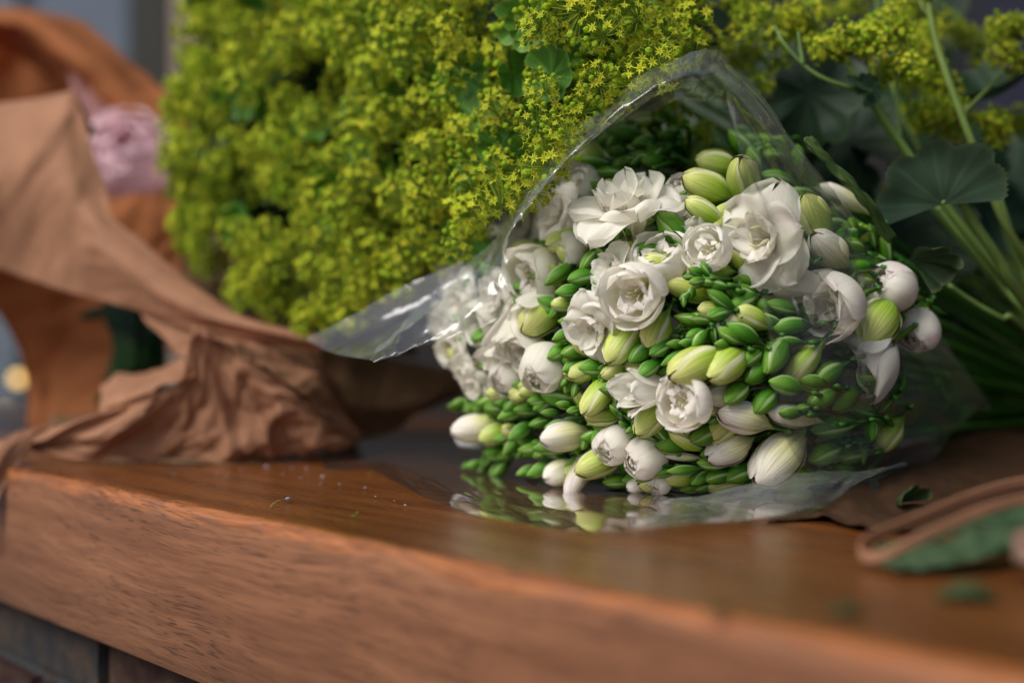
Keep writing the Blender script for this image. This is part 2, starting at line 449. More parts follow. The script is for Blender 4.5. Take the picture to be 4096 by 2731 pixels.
# brick wall carrying the slab
wall_r = empty("brick_wall", E0 + EN * 0.2 + Vector((0, 0, -0.80)))
def wl(x, y, z): return E0 + ED * x + EN * y + Vector((0, 0, z))
mb = MB()
def obox(mb, x0, x1, y0, y1, z0, z1, col):
    b = mb.n
    for z in (z0, z1):
        for x, y in ((x0, y0), (x1, y0), (x1, y1), (x0, y1)):
            mb.v.append(tuple(wl(x, y, z))); mb.c.append(col); mb.p.append((0, 0, 0)); mb.n += 1
    for f in ((3, 2, 1, 0), (4, 5, 6, 7), (0, 1, 5, 4), (1, 2, 6, 5), (2, 3, 7, 6), (3, 0, 4, 7)):
        mb.f.append(tuple(b + i for i in f))
obox(mb, -0.9, 0.5, 0.024, 0.36, -0.80, -SLAB_T - 0.0006, (0.08, 0.09, 0.10))
mb.build("mortar", M_BRICK, wall_r, smooth=False)
mb = MB(); rb = random.Random(5)
z = -SLAB_T - 0.001; cols = [(0.05, 0.05, 0.055), (0.02, 0.012, 0.012), (0.06, 0.035, 0.022), (0.05, 0.04, 0.026), (0.04, 0.032, 0.028)]
row = 0
while z > -0.78:
    h = (0.030 if row == 0 else 0.058)
    x = -0.9 + (0.02 if row % 2 else 0.0)
    while x < 0.45:
        w = rb.uniform(0.10, 0.125)
        c = cols[rb.randrange(5)]
        if row == 0:
            if x < -.33: w = min(w * 3, -.330 - x) if -.330 - x > .02 else w
            c = (0.024, 0.028, 0.033) if x < -.335 else (0.030, 0.014, 0.015)
        if row >= 1 and -0.50 < x + w * .5 < -0.33: c = (0.030, 0.014, 0.015)
        obox(mb, x, x + w, 0.014 + rb.uniform(0, 0.003), 0.05, z - h, z - (0.0 if row == 0 else 0.008), c)
        x += w + 0.009
    z -= h + 0.004; row += 1
mb.build("brick", M_BRICK, wall_r, smooth=False)
tag(wall_r, "low wall of grey and dark red bricks under the wooden slab", "wall")

# far shop front behind the bench
sf = empty("shop_front", (0, 2.4, -0.8))
def panel(name, px0, px1, z, col, rough=0.6, y0=-400, y1=1500, th=0.05, namt=0.2):
    a = Q(px0, 0, z); b = Q(px1, 0, z)
    mb = MB(); box(mb, ((a.x + b.x) / 2, a.y + th / 2, 0.7), (abs(b.x - a.x), th, 3.0))
    return mb.build(name, simple_mat(name + "_paint", col, rough, 0.4, 8, namt), sf, smooth=False)
panel("wall_panel", -1800, 40, 2.40, (0.13, 0.16, 0.20), 0.3)
panel("window_pane", 45, 290, 2.42, (0.13, 0.16, 0.21), 0.2)
panel("window_post", 295, 392, 2.38, (0.022, 0.022, 0.018))
panel("door_frame", 397, 470, 2.36, (0.34, 0.26, 0.20))
panel("window_pane", 475, 560, 2.42, (0.42, 0.46, 0.60), 0.3)
panel("wall_panel", 565, 2180, 2.40, (0.012, 0.012, 0.012))
panel("wall_panel", 2185, 2262, 2.42, (0.02, 0.022, 0.03))
panel("wall_panel", 2267, 2600, 2.40, (0.030, 0.032, 0.055), 0.3)
panel("wall_panel", 2605, 5200, 2.40, (0.02, 0.02, 0.02), 0.3)
mb = MB(); box(mb, (1.16, 0.90, 0.54), (2.2, 0.80, 0.04)); mb.build("added_shade_board", simple_mat("shade_board_dark", (0.03, 0.035, 0.03), 0.8), sf, smooth=False)  # unseen board added overhead to shade the right-hand stems
mb = MB(); box(mb, (1.45, 1.1, 0.6), (0.10, 2.6, 2.8)); mb.build("added_sky_blocker", simple_mat("sky_blocker_dark", (0.03, 0.03, 0.035), 0.8), sf, smooth=False)  # unseen dark slab added to block sky light from the right
tag(sf, "blurred shop front of grey glass, dark posts and a beige frame", "shop front")

def lamp(px, py, z, r, e, label):
    mb = MB(); c = Q(px, py, z)
    mb.grid(lambda u, v: (c + Vector((math.cos(u * 2 * math.pi) * math.sin(v * math.pi), math.sin(u * 2 * math.pi) * math.sin(v * math.pi), math.cos(v * math.pi))) * r, (1, 1, 1), (u, v)), 14, 9, True)
    root = empty("string_light", c)
    mb.build("bulb", simple_mat("warm_bulb", (1.0, 0.62, 0.18), 0.3, 0.5, 5, 0.0, e), root)
    mb = MB(); mb.tube([c + Vector((0, 0, r * .7)), c + Vector((0, 0, r * 2.4))], r * .5, (.1, .1, .1)); mb.tube([c + Vector((0, 0, r * 2.4)), c + Vector((-.4, .05, .05 + r))], r * .12, (.05, .05, .05))
    mb.build("socket", simple_mat("black_plastic", (0.02, 0.02, 0.02)), root)
    tag(root, label, "lamp")
lamp(42, 870, 1.9, 0.0085, 1.3, "brighter warm round light glowing beyond the paper's edge")
lamp(12, 946, 1.9, 0.008, 0.15, "dim yellowish round light low beside the brown paper")

# ------------------------------------------------------------------ kraft paper
def T(x, y, h): return on_table(x, y, h)
def cellh(p, seed):
    d = noise.voronoi(Vector((p[0], p[1], seed)), distance_metric='DISTANCE')[0]
    return d[0], d[1]

def facet(q, seed):
    """flat-faceted height field over a jittered triangle lattice"""
    x = q[0] + .35 * noise.noise(Vector((q[0] * .9, q[1] * .9, seed + .5))); y = q[1] + .35 * noise.noise(Vector((q[0] * .9, q[1] * .9, seed + 7.5)))
    x += y * .5
    i, j = math.floor(x), math.floor(y); fx, fy = x - i, y - j
    def hh(a, b):
        t = math.sin(a * 127.1 + b * 311.7 + seed * 74.7) * 43758.5453
        return (t - math.floor(t)) * 2 - 1
    if fx + fy < 1: return hh(i, j) * (1 - fx - fy) + hh(i + 1, j) * fx + hh(i, j + 1) * fy
    return hh(i + 1, j + 1) * (fx + fy - 1) + hh(i, j + 1) * (1 - fx) + hh(i + 1, j) * (1 - fy)

def patch(rows, nu, nv, crum=0.004, freq=3.0, seed=0, aspect=1.0, mat=None, name="sheet", parent=None, raw=False, solid=0.00022, edge=0.0, pleats=()):
    """Sheet through a net of points; crumpled by faceted folds"""
    tabs = [[tuple(p if raw else Q(*p)) for p in r] for r in rows]
    grid = []
    for j in range(nv):
        v = j / (nv - 1); line = []
        for i in range(nu):
            u = i / (nu - 1)
            cols_ = [spl([list(q) for q in r], u) for r in tabs]
            line.append(Vector(spl(cols_, v)) if len(cols_) > 2 else Vector([lerp(a, b, v) for a, b in zip(*cols_)]))
        grid.append(line)
    mb = MB()
    for j in range(nv):
        for i in range(nu):
            a = grid[j][min(i + 1, nu - 1)] - grid[j][max(i - 1, 0)]; b = grid[min(j + 1, nv - 1)][i] - grid[max(j - 1, 0)][i]
            nn = a.cross(b); nn = nn.normalized() if nn.length > 1e-12 else Vector((0, 0, 1))
            u, v = i / (nu - 1), j / (nv - 1)
            q = (u * freq * aspect, v * freq)
            h = facet(q, seed) + .38 * facet((q[0] * 2.3 + 3.1, q[1] * 2.3), seed + 9) + .13 * facet((q[0] * 5.1, q[1] * 5.1 + 2), seed + 17)
            p = grid[j][i] + nn * (h * crum)
            for (ua, ub, wd, am) in pleats:
                dd = (u - lerp(ua, ub, v)) / (wd * (.45 + .75 * v)); dd = dd if dd > 0 else -dd * 3.2
                if dd < 1: p += nn * (am * (1 - dd) * (.15 + .85 * sm(v * 1.3)) * (1 - .75 * sm((v - .6) / .4)))
            if edge:
                w = min(v, 1 - v)
                p += (grid[0][i] - grid[nv - 1][i]).normalized() * (noise.noise(Vector((u * 9, seed, v))) * edge)
            mb.v.append(tuple(p)); mb.c.append((1, 1, 1)); mb.p.append((u, v, 0)); mb.n += 1
    for j in range(nv - 1):
        for i in range(nu - 1):
            mb.f.append((j * nu + i, j * nu + i + 1, (j + 1) * nu + i + 1, (j + 1) * nu + i))
    o = mb.build(name, mat or M_PAPER, parent)
    if solid:
        md = o.modifiers.new("thickness", 'SOLIDIFY'); md.thickness = solid; md.offset = 0
    return o

# back sheet of the left bouquet, light coming through put into its orange colour
back = empty("brown_paper_wrap", Q(200, 900, 1.0))
patch([[(-80, 16, 1.10), (60, 26, 1.08), (170, 58, 1.06), (275, 118, 1.04), (365, 196, 1.02), (440, 290, 1.0)],
       [(-70, 50, 1.04), (40, 56, 1.03), (140, 112, 1.01), (240, 200, 1.0), (345, 300, .99), (460, 400, .98)],
       [(-80, 120, 1.10), (10, 110, 1.12), (130, 190, 1.10), (240, 280, 1.07), (350, 390, 1.04), (480, 500, 1.0)]],
      70, 40, 0.006, 3, 1, 1.6, mat=M_PAPER_OR, name="rolled_edge", parent=back)
patch([[(-90, 60, 1.12), (30, 90, 1.14), (120, 170, 1.12), (220, 270, 1.1)],
       [(-90, 300, 1.15), (30, 300, 1.15), (130, 330, 1.14), (260, 400, 1.12)],
       [(-90, 620, 1.12), (40, 620, 1.12), (150, 600, 1.10), (280, 560, 1.08)]],
      30, 30, 0.006, 3, 4, mat=M_PAPER_OR, name="inner_sheet", parent=back)
patch([[(225, 462, .94), (300, 448, .95), (370, 442, .96), (440, 430, .97)],
       [(250, 540, .93), (320, 530, .93), (380, 530, .94), (450, 540, .95)],
       [(260, 660, .92), (330, 650, .92), (400, 640, .92), (470, 640, .93)]],
      30, 30, 0.005, 2.5, 7, mat=M_PAPER_OR, name="inner_sheet", parent=back)
patch([[(-40, 560, .95), (80, 600, .95), (200, 640, .95), (380, 690, .93)],
       [(-8, 690, .96), (90, 740, .95), (200, 760, .95), (380, 800, .93)],
       [(50, 830, .95), (120, 860, .95), (230, 880, .94), (380, 880, .93)],
       [(64, 985, .935), (130, 992, .93), (240, 990, .93), (380, 985, .93)]],
      40, 40, 0.006, 3, 12, mat=M_PAPER_OR, name="inner_sheet", parent=back)
patch([[(-560, 300, 1.12), (-420, 300, 1.08), (-240, 420, .99), (-120, 520, .96)], [(-560, 700, 1.10), (-420, 690, 1.05), (-240, 700, .97), (-120, 700, .95)], [(-560, 950, 1.10), (-420, 960, 1.05), (-240, 985, .96), (-120, 1000, .94)]],
      40, 30, 0.004, 3, 28, mat=M_PAPER_OR, name="inner_sheet", parent=back)  # out-of-view continuation of the wrap, added to shade the inner paper
tag(back, "brown paper wrap coloured orange as if glowing behind the pink blossom", "paper")

# broad matt flap, mid left
flap = empty("brown_paper_flap", Q(200, 700, .82))
patch([[(-80, 246, .86), (40, 232, .86), (150, 210, .852), (173, 206, .85), (182, 240, .844), (204, 320, .83), (243, 430, .82), (258, 494, .81), (340, 562, .80), (450, 650, .79), (590, 736, .78), (760, 775, .78)],
       [(-80, 420, .83), (0, 410, .83), (70, 370, .822), (110, 370, .82), (130, 400, .817), (160, 460, .812), (185, 500, .81), (215, 545, .80), (310, 620, .79), (430, 700, .78), (570, 752, .77), (750, 790, .77)],
       [(-80, 600, .87), (-20, 616, .86), (30, 632, .85), (70, 644, .843), (105, 655, .836), (150, 668, .828), (200, 682, .82), (290, 702, .805), (400, 742, .79), (540, 775, .78), (740, 806, .78)]],
      170, 70, 0.0034, 1.7, 21, 2.6, name="sheet", parent=flap)
patch([[(318, 700, .805), (380, 722, .80), (440, 742, .795), (500, 760, .79)],
       [(332, 735, .80), (380, 760, .795), (425, 775, .79), (480, 790, .785)],
       [(372, 772, .795), (392, 800, .79), (412, 818, .788), (440, 812, .785)]],
      30, 20, 0.002, 2, 23, name="fold", parent=flap)
patch([[(165, 210, .852), (190, 240, .87), (205, 275, .88)], [(190, 280, .84), (205, 285, .86), (222, 300, .87)], [(200, 310, .835), (212, 312, .85), (224, 305, .865)]],
      10, 10, 0.001, 2, 25, name="fold", parent=flap)
patch([[(-560, 120, 1.05), (-400, 180, .98), (-220, 220, .90), (-70, 246, .862)], [(-600, 400, 1.05), (-430, 410, .96), (-240, 420, .88), (-70, 420, .832)], [(-600, 700, 1.05), (-430, 660, .96), (-240, 620, .90), (-70, 600, .872)]],
      60, 40, 0.004, 3, 27, 1.5, name="sheet", parent=flap)  # flap carried on out of view, added to stop light from the left
tag(flap, "matt brown paper flap with a raised square corner above the dark leaf", "paper")

# crumpled sheet in front
cr = empty("crumpled_brown_paper", Q(450, 1060, .757))
D1 = [[(58, 1006, .745), (170, 968, .742), (265, 938, .738), (350, 908, .732), (412, 876, .728), (446, 766, .722), (520, 800, .724), (620, 862, .728), (720, 930, .742), (816, 1008, .786)],
      [(60, 1014, .747), (175, 995, .742), (285, 975, .738), (375, 955, .736), (440, 935, .732), (505, 890, .728), (560, 895, .728), (650, 930, .732), (736, 970, .746), (816, 1012, .786)],
      [(62, 1022, .750), (178, 1022, .745), (298, 1020, .742), (400, 1015, .740), (480, 1005, .739), (555, 990, .738), (610, 980, .738), (680, 990, .742), (755, 1000, .754), (817, 1016, .787)],
      [(64, 1030, .752), (182, 1046, .748), (310, 1056, .748), (420, 1061, .750), (510, 1060, .751), (590, 1055, .752), (650, 1049, .753), (712, 1038, .758), (770, 1028, .766), (818, 1020, .787)]]
def foldify(rows, amp):
    return rows
patch(D1, 320, 90, 0.0066, 2.3, 34, 3.2, name="sheet", parent=cr,
      pleats=((.50, .30, .14, .006), (.56, .52, .11, .007), (.64, .72, .10, .006), (.40, .12, .15, .004)))
patch([[(436, 760, .795), (500, 755, .80), (580, 768, .80), (680, 792, .80), (760, 860, .805), (830, 1004, .80)],
       [(440, 762, .760), (500, 775, .765), (590, 805, .765), (680, 850, .770), (750, 905, .778), (824, 1006, .794)],
       [(446, 766, .722), (520, 800, .724), (600, 848, .727), (680, 902, .736), (750, 952, .754), (817, 1008, .786)]],
      90, 30, 0.0035, 2.5, 33, 3, name="lit_fold", parent=cr)
patch([[(238, 890, .80), (262, 864, .80), (335, 850, .80), (400, 836, .795), (446, 822, .79)],
       [(228, 915, .765), (258, 896, .765), (340, 880, .765), (405, 860, .76), (448, 850, .76)],
       [(220, 955, .741), (265, 938, .738), (350, 908, .732), (412, 876, .728), (450, 862, .726)]],
      60, 24, 0.003, 2.5, 36, 2.5, name="side_fold", parent=cr)
patch([[T(70, 1040, .001), T(300, 1058, .001), T(480, 1064, .001), T(640, 1054, .001), T(815, 1024, .001)],
       [Q(90, 1000, .80), Q(300, 990, .82), Q(480, 985, .83), Q(640, 980, .84), Q(840, 985, .85)],
       [Q(120, 960, .84), Q(300, 930, .86), Q(480, 920, .88), Q(640, 920, .88), Q(860, 940, .88)]],
      50, 24, 0.0015, 4, 39, 2, mat=M_PAPER_BR, name="shadow_sheet", parent=cr, raw=True)  # dark brown sheet stands in for the shadow under the crumple
tag(cr, "crumpled brown paper with sharp folds lying along the bench edge", "paper")

cone = empty("shaded_paper_cone", Q(900, 1000, .85))
patch([[(430, 742, .83), (600, 748, .835), (760, 780, .84), (900, 815, .85), (1070, 868, .86)],
       [(520, 820, .81), (680, 850, .81), (800, 870, .82), (920, 890, .84), (1075, 880, .86)],
       [(640, 900, .80), (740, 930, .80), (830, 940, .81), (950, 930, .835), (1070, 895, .86)],
       [(700, 1010, .83), (790, 1024, .82), (860, 1002, .83), (960, 955, .85), (1060, 905, .865)]],
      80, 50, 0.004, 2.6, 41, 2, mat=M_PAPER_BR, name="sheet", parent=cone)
patch([[(400, 520, .93), (560, 560, .93), (740, 600, .93), (920, 600, .92)], [(420, 640, .91), (570, 690, .91), (740, 720, .90), (930, 720, .90)], [(430, 742, .88), (600, 765, .87), (760, 790, .87), (960, 820, .87)]],
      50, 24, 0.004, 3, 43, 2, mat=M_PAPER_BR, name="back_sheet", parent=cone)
tag(cone, "shaded brown paper cone pointing at the white flowers", "paper")

hang = empty("hanging_paper_corner", Q(30, 1060, .735))
patch([[(-90, 1030, .745), (0, 1008, .742), (50, 990, .752), (100, 984, .765)],
       [(-90, 1110, .725), (-20, 1070, .724), (30, 1020, .735), (88, 996, .752)],
       [(-90, 1260, .72), (-30, 1180, .72), (8, 1120, .724), (62, 1034, .742)]],
      40, 40, 0.0025, 2.2, 45, name="sheet", parent=hang)
tag(hang, "pale brown paper corner hanging over the bench's front edge", "paper")

# paper lying under the freesias' stems, lower right
under = empty("flat_brown_paper", on_table(2150, 1150))
patch([[T(1760, 1192, .0016), T(1880, 1188, .0020), T(1990, 1212, .0022), T(2110, 1206, .003), T(2260, 1180, .003), T(2420, 1160, .003)],
       [T(1800, 1150, .0016), T(1900, 1150, .004), T(2010, 1165, .004), T(2130, 1150, .005), T(2280, 1120, .005), T(2420, 1100, .006)],
       [T(1850, 1100, .0016), T(1960, 1095, .006), T(2060, 1085, .008), T(2180, 1060, .010), T(2300, 1030, .012), T(2440, 1000, .012)],
       [T(1900, 1040, .0016), T(2000, 1030, .008), T(2100, 1010, .012), T(2200, 985, .016), T(2320, 955, .018), T(2460, 930, .018)]],
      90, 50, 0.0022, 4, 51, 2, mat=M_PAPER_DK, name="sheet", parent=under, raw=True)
tag(under, "brown paper coloured shade-dark, spread flat beneath the freesia stems", "paper")

# ------------------------------------------------------------------ petals, buds, flowers
def profile_spl(tab, t): return spl([list(a) for a in tab], t)

def petal_into(mb, phi, prof, W, wrap=1.0, ruffle=0.0, notch=0.0, colf=None, seed=0, nu=17, nv=18, blunt=0.58, tilt=0.0, asym=0.0):
    rr = random.Random(seed); ph = rr.uniform(0, 6.28); fr = rr.uniform(1.6, 2.6); side = rr.choice((-1, 1))
    def fn(u, v):
        w = u * 2 - 1
        s = v * (1 - notch * math.exp(-(w / .16) ** 2) * (v ** 8)) * (1 + 0.03 * math.sin(w * 5 + ph))
        s = min(1.0, s)
        Rr, Z = profile_spl(prof, s)
        if v < blunt: wd = W * (0.22 + 0.78 * sm(v / blunt))
        else: wd = W * math.sqrt(max(0.0, 1 - ((v - blunt) / (1 - blunt + 1e-6)) ** 2.6)) if v < 1 else 0.02 * W
        wd = max(wd, 0.05 * W)
        reff = max(abs(Rr), 0.28 * W)
        az = w * wd / reff
        c = (reff * math.cos(az) + (Rr - reff), reff * math.sin(az))
        f = (Rr - 0.12 * wd * w * w, w * wd)
        x = lerp(f[0], c[0], wrap); y = lerp(f[1], c[1], wrap)
        k = ruffle * (v ** 2) * (0.25 + abs(w) ** 1.3) * math.sin(w * math.pi * fr + ph + v * 2)
        k2 = 0.35 * ruffle * v * noise.noise(Vector((w * 2.1 + seed, v * 3, seed * .7)))
        # spiral overlap: one side tucked in
        k3 = 0.06 * side * w
        k += 0.05 * (v ** 2.2) * noise.noise(Vector((w * 6 + seed, v * 3, seed * 1.9)))
        x += (k3 + k2) * (1 if wrap > .5 else .3) + k * (0.75 if wrap > .5 else 0.2)
        z = Z + k * (0.35 if wrap > .5 else 0.9) + asym * w * v
        ca, sa = math.cos(phi), math.sin(phi)
        return ((x * ca - y * sa, x * sa + y * ca, z), colf(w, v, seed), (u * 1.0 + seed * 1.7, v))
    mb.grid(fn, nu, nv)

WHITE = (0.95, 0.93, 0.85); CREAM = (0.86, 0.81, 0.56); YEL = (0.52, 0.54, 0.14); PINK = (0.78, 0.62, 0.68)
def col_white(pink=0.0, cream=0.35, yel=0.0):
    def f(w, v, seed):
        c = mixc(mixc(YEL, CREAM, sm(v / .18)), WHITE, sm((v - .12) / (cream + .05)))
        if yel: c = mixc(c, (0.55, 0.56, 0.17), yel * (1 - sm((v - .1) / .75)))
        pn = noise.noise(Vector((w * 1.3 + seed * 3.1, v * 2.2, seed * 1.3)))
        c = mixc(c, PINK, .7 * pink * sm((pn + .05) * 2.2) * sm(v * 2 - .3))
        return c
    return f

def stamens_into(mb, z0, z1, r, n=3, col=(0.86, 0.82, 0.62), seed=0):
    rr = random.Random(seed)
    for i in range(n):
        a = 2 * math.pi * i / n + rr.uniform(-.4, .4); b = r * rr.uniform(.6, 1.1)
        e = Vector((math.cos(a) * b, math.sin(a) * b, z1 * rr.uniform(.85, 1.1)))
        mb.tube([Vector((0, 0, z0)), Vector((e.x * .4, e.y * .4, lerp(z0, e.z, .6))), e], 0.02, col, 5)
        d = Vector((rr.uniform(-1, 1), rr.uniform(-1, 1), rr.uniform(.2, 1))).normalized()
        mb.tube([e - d * .09, e, e + d * .12], [.015, .035, .015], (0.84, 0.80, 0.56), 5)

FL = {
    'open': dict(
        outer=[(0.03, -.75), (.10, -.35), (.20, 0.0), (.48, .18), (.80, .20), (1.05, .02)], no=3, Wo=.66, wo=0.0, ro=.13,
        inner=[(0.03, -.75), (.09, -.35), (.16, 0.0), (.36, .26), (.66, .36), (.92, .30)], ni=3, Wi=.60, wi=0.15, ri=.17,
        extra=[(0.02, -.5), (.05, -.2), (.10, .05), (.20, .28), (.34, .42), (.44, .50)], ne=6, We=.34, we=0.3, re=.26),
    'rose': dict(
        outer=[(0.08, -1.0), (.45, -.72), (.86, -.25), (1.0, .22), (.98, .55), (.93, .78)], no=3, Wo=1.02, wo=1.0, ro=.07,
        inner=[(0.06, -.95), (.36, -.65), (.68, -.22), (.80, .22), (.78, .52), (.70, .72)], ni=3, Wi=.85, wi=1.0, ri=.09,
        extra=[(0.03, -.7), (.15, -.4), (.28, -.1), (.36, .15), (.40, .34), (.46, .46)], ne=5, We=.42, we=0.6, re=.24),
    'tulip': dict(
        outer=[(0.06, -1.5), (.30, -1.2), (.80, -.65), (1.0, 0.0), (.90, .58), (.50, .98)], no=3, Wo=1.10, wo=1.0, ro=.045,
        inner=[(0.06, -1.4), (.26, -1.1), (.68, -.6), (.86, 0.0), (.74, .56), (.34, .90)], ni=3, Wi=.95, wi=1.0, ri=.06,
        extra=[(0.04, -1.0), (.10, -.6), (.28, -.2), (.34, .2), (.30, .6), (.16, .84)], ne=3, We=.40, we=0.8, re=.12),
    'side': dict(
        outer=[(0.05, -1.9), (.20, -1.4), (.48, -.7), (.72, .1), (.82, .7), (.95, 1.15)], no=3, Wo=.62, wo=0.7, ro=.08,
        inner=[(0.05, -1.9), (.16, -1.3), (.40, -.6), (.56, .1), (.60, .7), (.62, 1.2)], ni=3, Wi=.58, wi=0.7, ri=.09,
        extra=[(0.04, -1.2), (.10, -.8), (.22, -.2), (.28, .3), (.30, .7), (.30, 1.0)], ne=2, We=.25, we=0.5, re=.15),
}
def make_flower(kind, p, axis, radius, seed, parent, pink=0.3, cream=.35, yel=0.0, spin=None, label=None, flat=1.0):
    k = FL[kind]; rr = random.Random(seed)
    spin = rr.uniform(0, 6.28) if spin is None else R(spin)
    rot = axis.to_track_quat('Z', 'Y').to_matrix().to_4x4()
    mat = Matrix.Translation(p) @ rot @ Matrix.Rotation(spin, 4, 'Z') @ Matrix.Scale(radius, 4)
    cf = col_white(pink, cream, yel)
    mb = MB()
    zc = k['outer'][0][1]
    stamens_into(mb, zc * .6, 0.35 if kind != 'tulip' else .3, .22, 4, seed=seed)
    g1, g2 = (0.30, 0.40, 0.08), (0.10, 0.24, 0.03)
    mb.tube([(0, 0, zc - .9), (0, 0, zc - .45), (0, 0, zc - .05), (0, 0, zc + .25)], [.07, .085, .11, .13], [g2, g2, g1, (.5, .52, .2)], 9)
    fo = mb.build("flower", M_PETAL, parent)
    fo.matrix_world = mat
    fo.matrix_parent_inverse = world_of(parent).inverted(); fo.matrix_basis = mat
    if label: fo["label"] = label
    def addp(prof, phi, W, wrap, ruf, sd, no=0.0, extra_z=0.0):
        m2 = MB()
        pr = [(a * rr.uniform(.96, 1.06) if i > 1 else a, b + extra_z) for i, (a, b) in enumerate(prof)]
        petal_into(m2, phi, pr, W, wrap, ruf, no, cf, sd)
        o = m2.build("petal", M_PETAL)
        o.parent = fo; o.matrix_parent_inverse = Matrix.Identity(4)
        return o
    for i in range(k['no']): addp(k['outer'], i * 2.094 + rr.uniform(-.12, .12), k['Wo'], k['wo'], k['ro'], seed * 13 + i, rr.choice((0, 0.05, .12)))
    for i in range(k['ni']): addp(k['inner'], i * 2.094 + 1.047 + rr.uniform(-.15, .15), k['Wi'], k['wi'], k['ri'], seed * 13 + 5 + i, rr.choice((0, 0.06, .14)))
    for i in range(k['ne']): addp(k['extra'], i * 6.283 / k['ne'] + rr.uniform(-.4, .4), k['We'] * rr.uniform(.8, 1.2), k['we'], k['re'], seed * 13 + 9 + i, rr.choice((0, .1, .2)))
    return fo

BUDPROF = {
    'g': [.12, .24, .46, .70, .88, .98, 1.0, .93, .76, .48, .08],
    'y': [.10, .16, .30, .58, .84, .98, 1.0, .96, .87, .68, .16],
    'w': [.09, .14, .26, .52, .80, .96, 1.0, .97, .88, .70, .22],
}
def bud_mesh(kind, seed):
    rr = random.Random(seed * 77 + 1)
    pr = BUDPROF[kind]
    if kind == 'g':
        cb, cm, ct, ce = (0.018, 0.095, 0.006), (0.055, 0.215, 0.008), (0.14, 0.34, 0.025), (0.42, 0.58, 0.24)
    elif kind == 'y':
        cb, cm, ct, ce = (0.09, 0.27, 0.010), (0.33, 0.50, 0.040), (0.60, 0.66, 0.20), (0.80, 0.80, 0.50)
    else:
        cb, cm, ct, ce = (0.26, 0.38, 0.04), (0.70, 0.70, 0.32), (0.88, 0.84, 0.72), (0.92, 0.90, 0.82)
    mb = MB()
    bend = rr.uniform(-.10, .10)
    flat = rr.uniform(.84, .98)
    for layer in range(2):
        for i in range(3):
            ph = i * 2.094 + layer * 1.047 + rr.uniform(-.12, .12)
            hw = R(84 if layer == 0 else 70); sc = 1.0 if layer == 0 else 0.90
            lead = 0.085
            L = 1.0 if layer == 0 else .97
            sd = seed * 7 + i
            def fn(u, v, ph=ph, hw=hw, sc=sc, layer=layer, sd=sd, L=L):
                w = u * 2 - 1
                r = profile_spl([(x,) for x in pr], v)[0] * 0.5 * sc
                # leaf-shaped outline: the tepal narrows to its tip so that the one beneath shows
                nar = 1.0 if v < .62 else math.sqrt(max(0.02, 1 - ((v - .62) / .40) ** 2.4))
                az = ph + w * hw * nar
                r *= 1 + lead * w + (0.03 if w > .9 else 0) - 0.02 * (w * w)
                x, y = r * math.cos(az), r * math.sin(az) * flat
                z = v * L - .5 + 0.0
                x += bend * math.sin(v * math.pi) * .3
                e = sm((w - .70) / .16) * sm((v - .12) * 3)
                c = mixc(mixc(cb, cm, sm(v / .45)), ct, sm((v - .45) / .5))
                c = mixc(c, ce, e * (.9 if kind != 'w' else .5))
                if kind == 'w':
                    pn = noise.noise(Vector((w * 1.4 + sd, v * 2, sd * 1.1)))
                    c = mixc(c, PINK, .55 * sm((pn + .05) * 2) * sm(v * 1.6 - .4))
                if kind == 'y':
                    pn = noise.noise(Vector((w * 1.4 + sd, v * 2, sd * 1.1)))
                    c = mixc(c, (0.62, 0.50, 0.26), .35 * sm(pn * 2) * sm(v * 2 - .9))
                return ((x, y, z), c, (u + sd, v))
            mb.grid(fn, 21, 17)
    # bract sheath at the foot
    for s_ in range(2):
        def fb(u, v, s_=s_):
            w = u * 2 - 1
            ln = (.36 if kind == 'g' else .24)
            t = v * ln
            r = profile_spl([(x,) for x in pr], t)[0] * 0.5 * 1.07 + .008
            az = s_ * math.pi + w * 1.5 * (1 - .85 * sm((v - .3) / .7))
            x, y = r * math.cos(az), r * math.sin(az) * flat
            c = mixc((0.020, 0.075, 0.012), (0.16, 0.30, 0.08), sm((abs(w) - .7) / .3) * .9)
            return ((x, y, t - .5), c, (u, v))
        mb.grid(fb, 9, 7)
    mb.tube([(0, 0, -.62), (0, 0, -.5), (0, 0, -.44)], [.03, .045, .06], (0.03, 0.10, 0.015), 6)
    return mb.mesh("bud", M_BUD)
BUDS = {k: [bud_mesh(k, i + 10 * j) for i in range(6)] for j, k in enumerate('gyw')}

def zf(sx, sy):
    """depth of the freesia bunch's domed face"""
    z = .562 + (.115 if sx < 2820 else .095) * ((sx - 2820) / 1000.0) ** 2 + .035 * ((sy - 1350) / 600.0) ** 2
    if sx < 2330 and sy < 1180: z += .055 * sm((2330 - sx) / 300) * sm((1180 - sy) / 250)
    if sy < 900: z += .02 * sm((900 - sy) / 400)
    return z

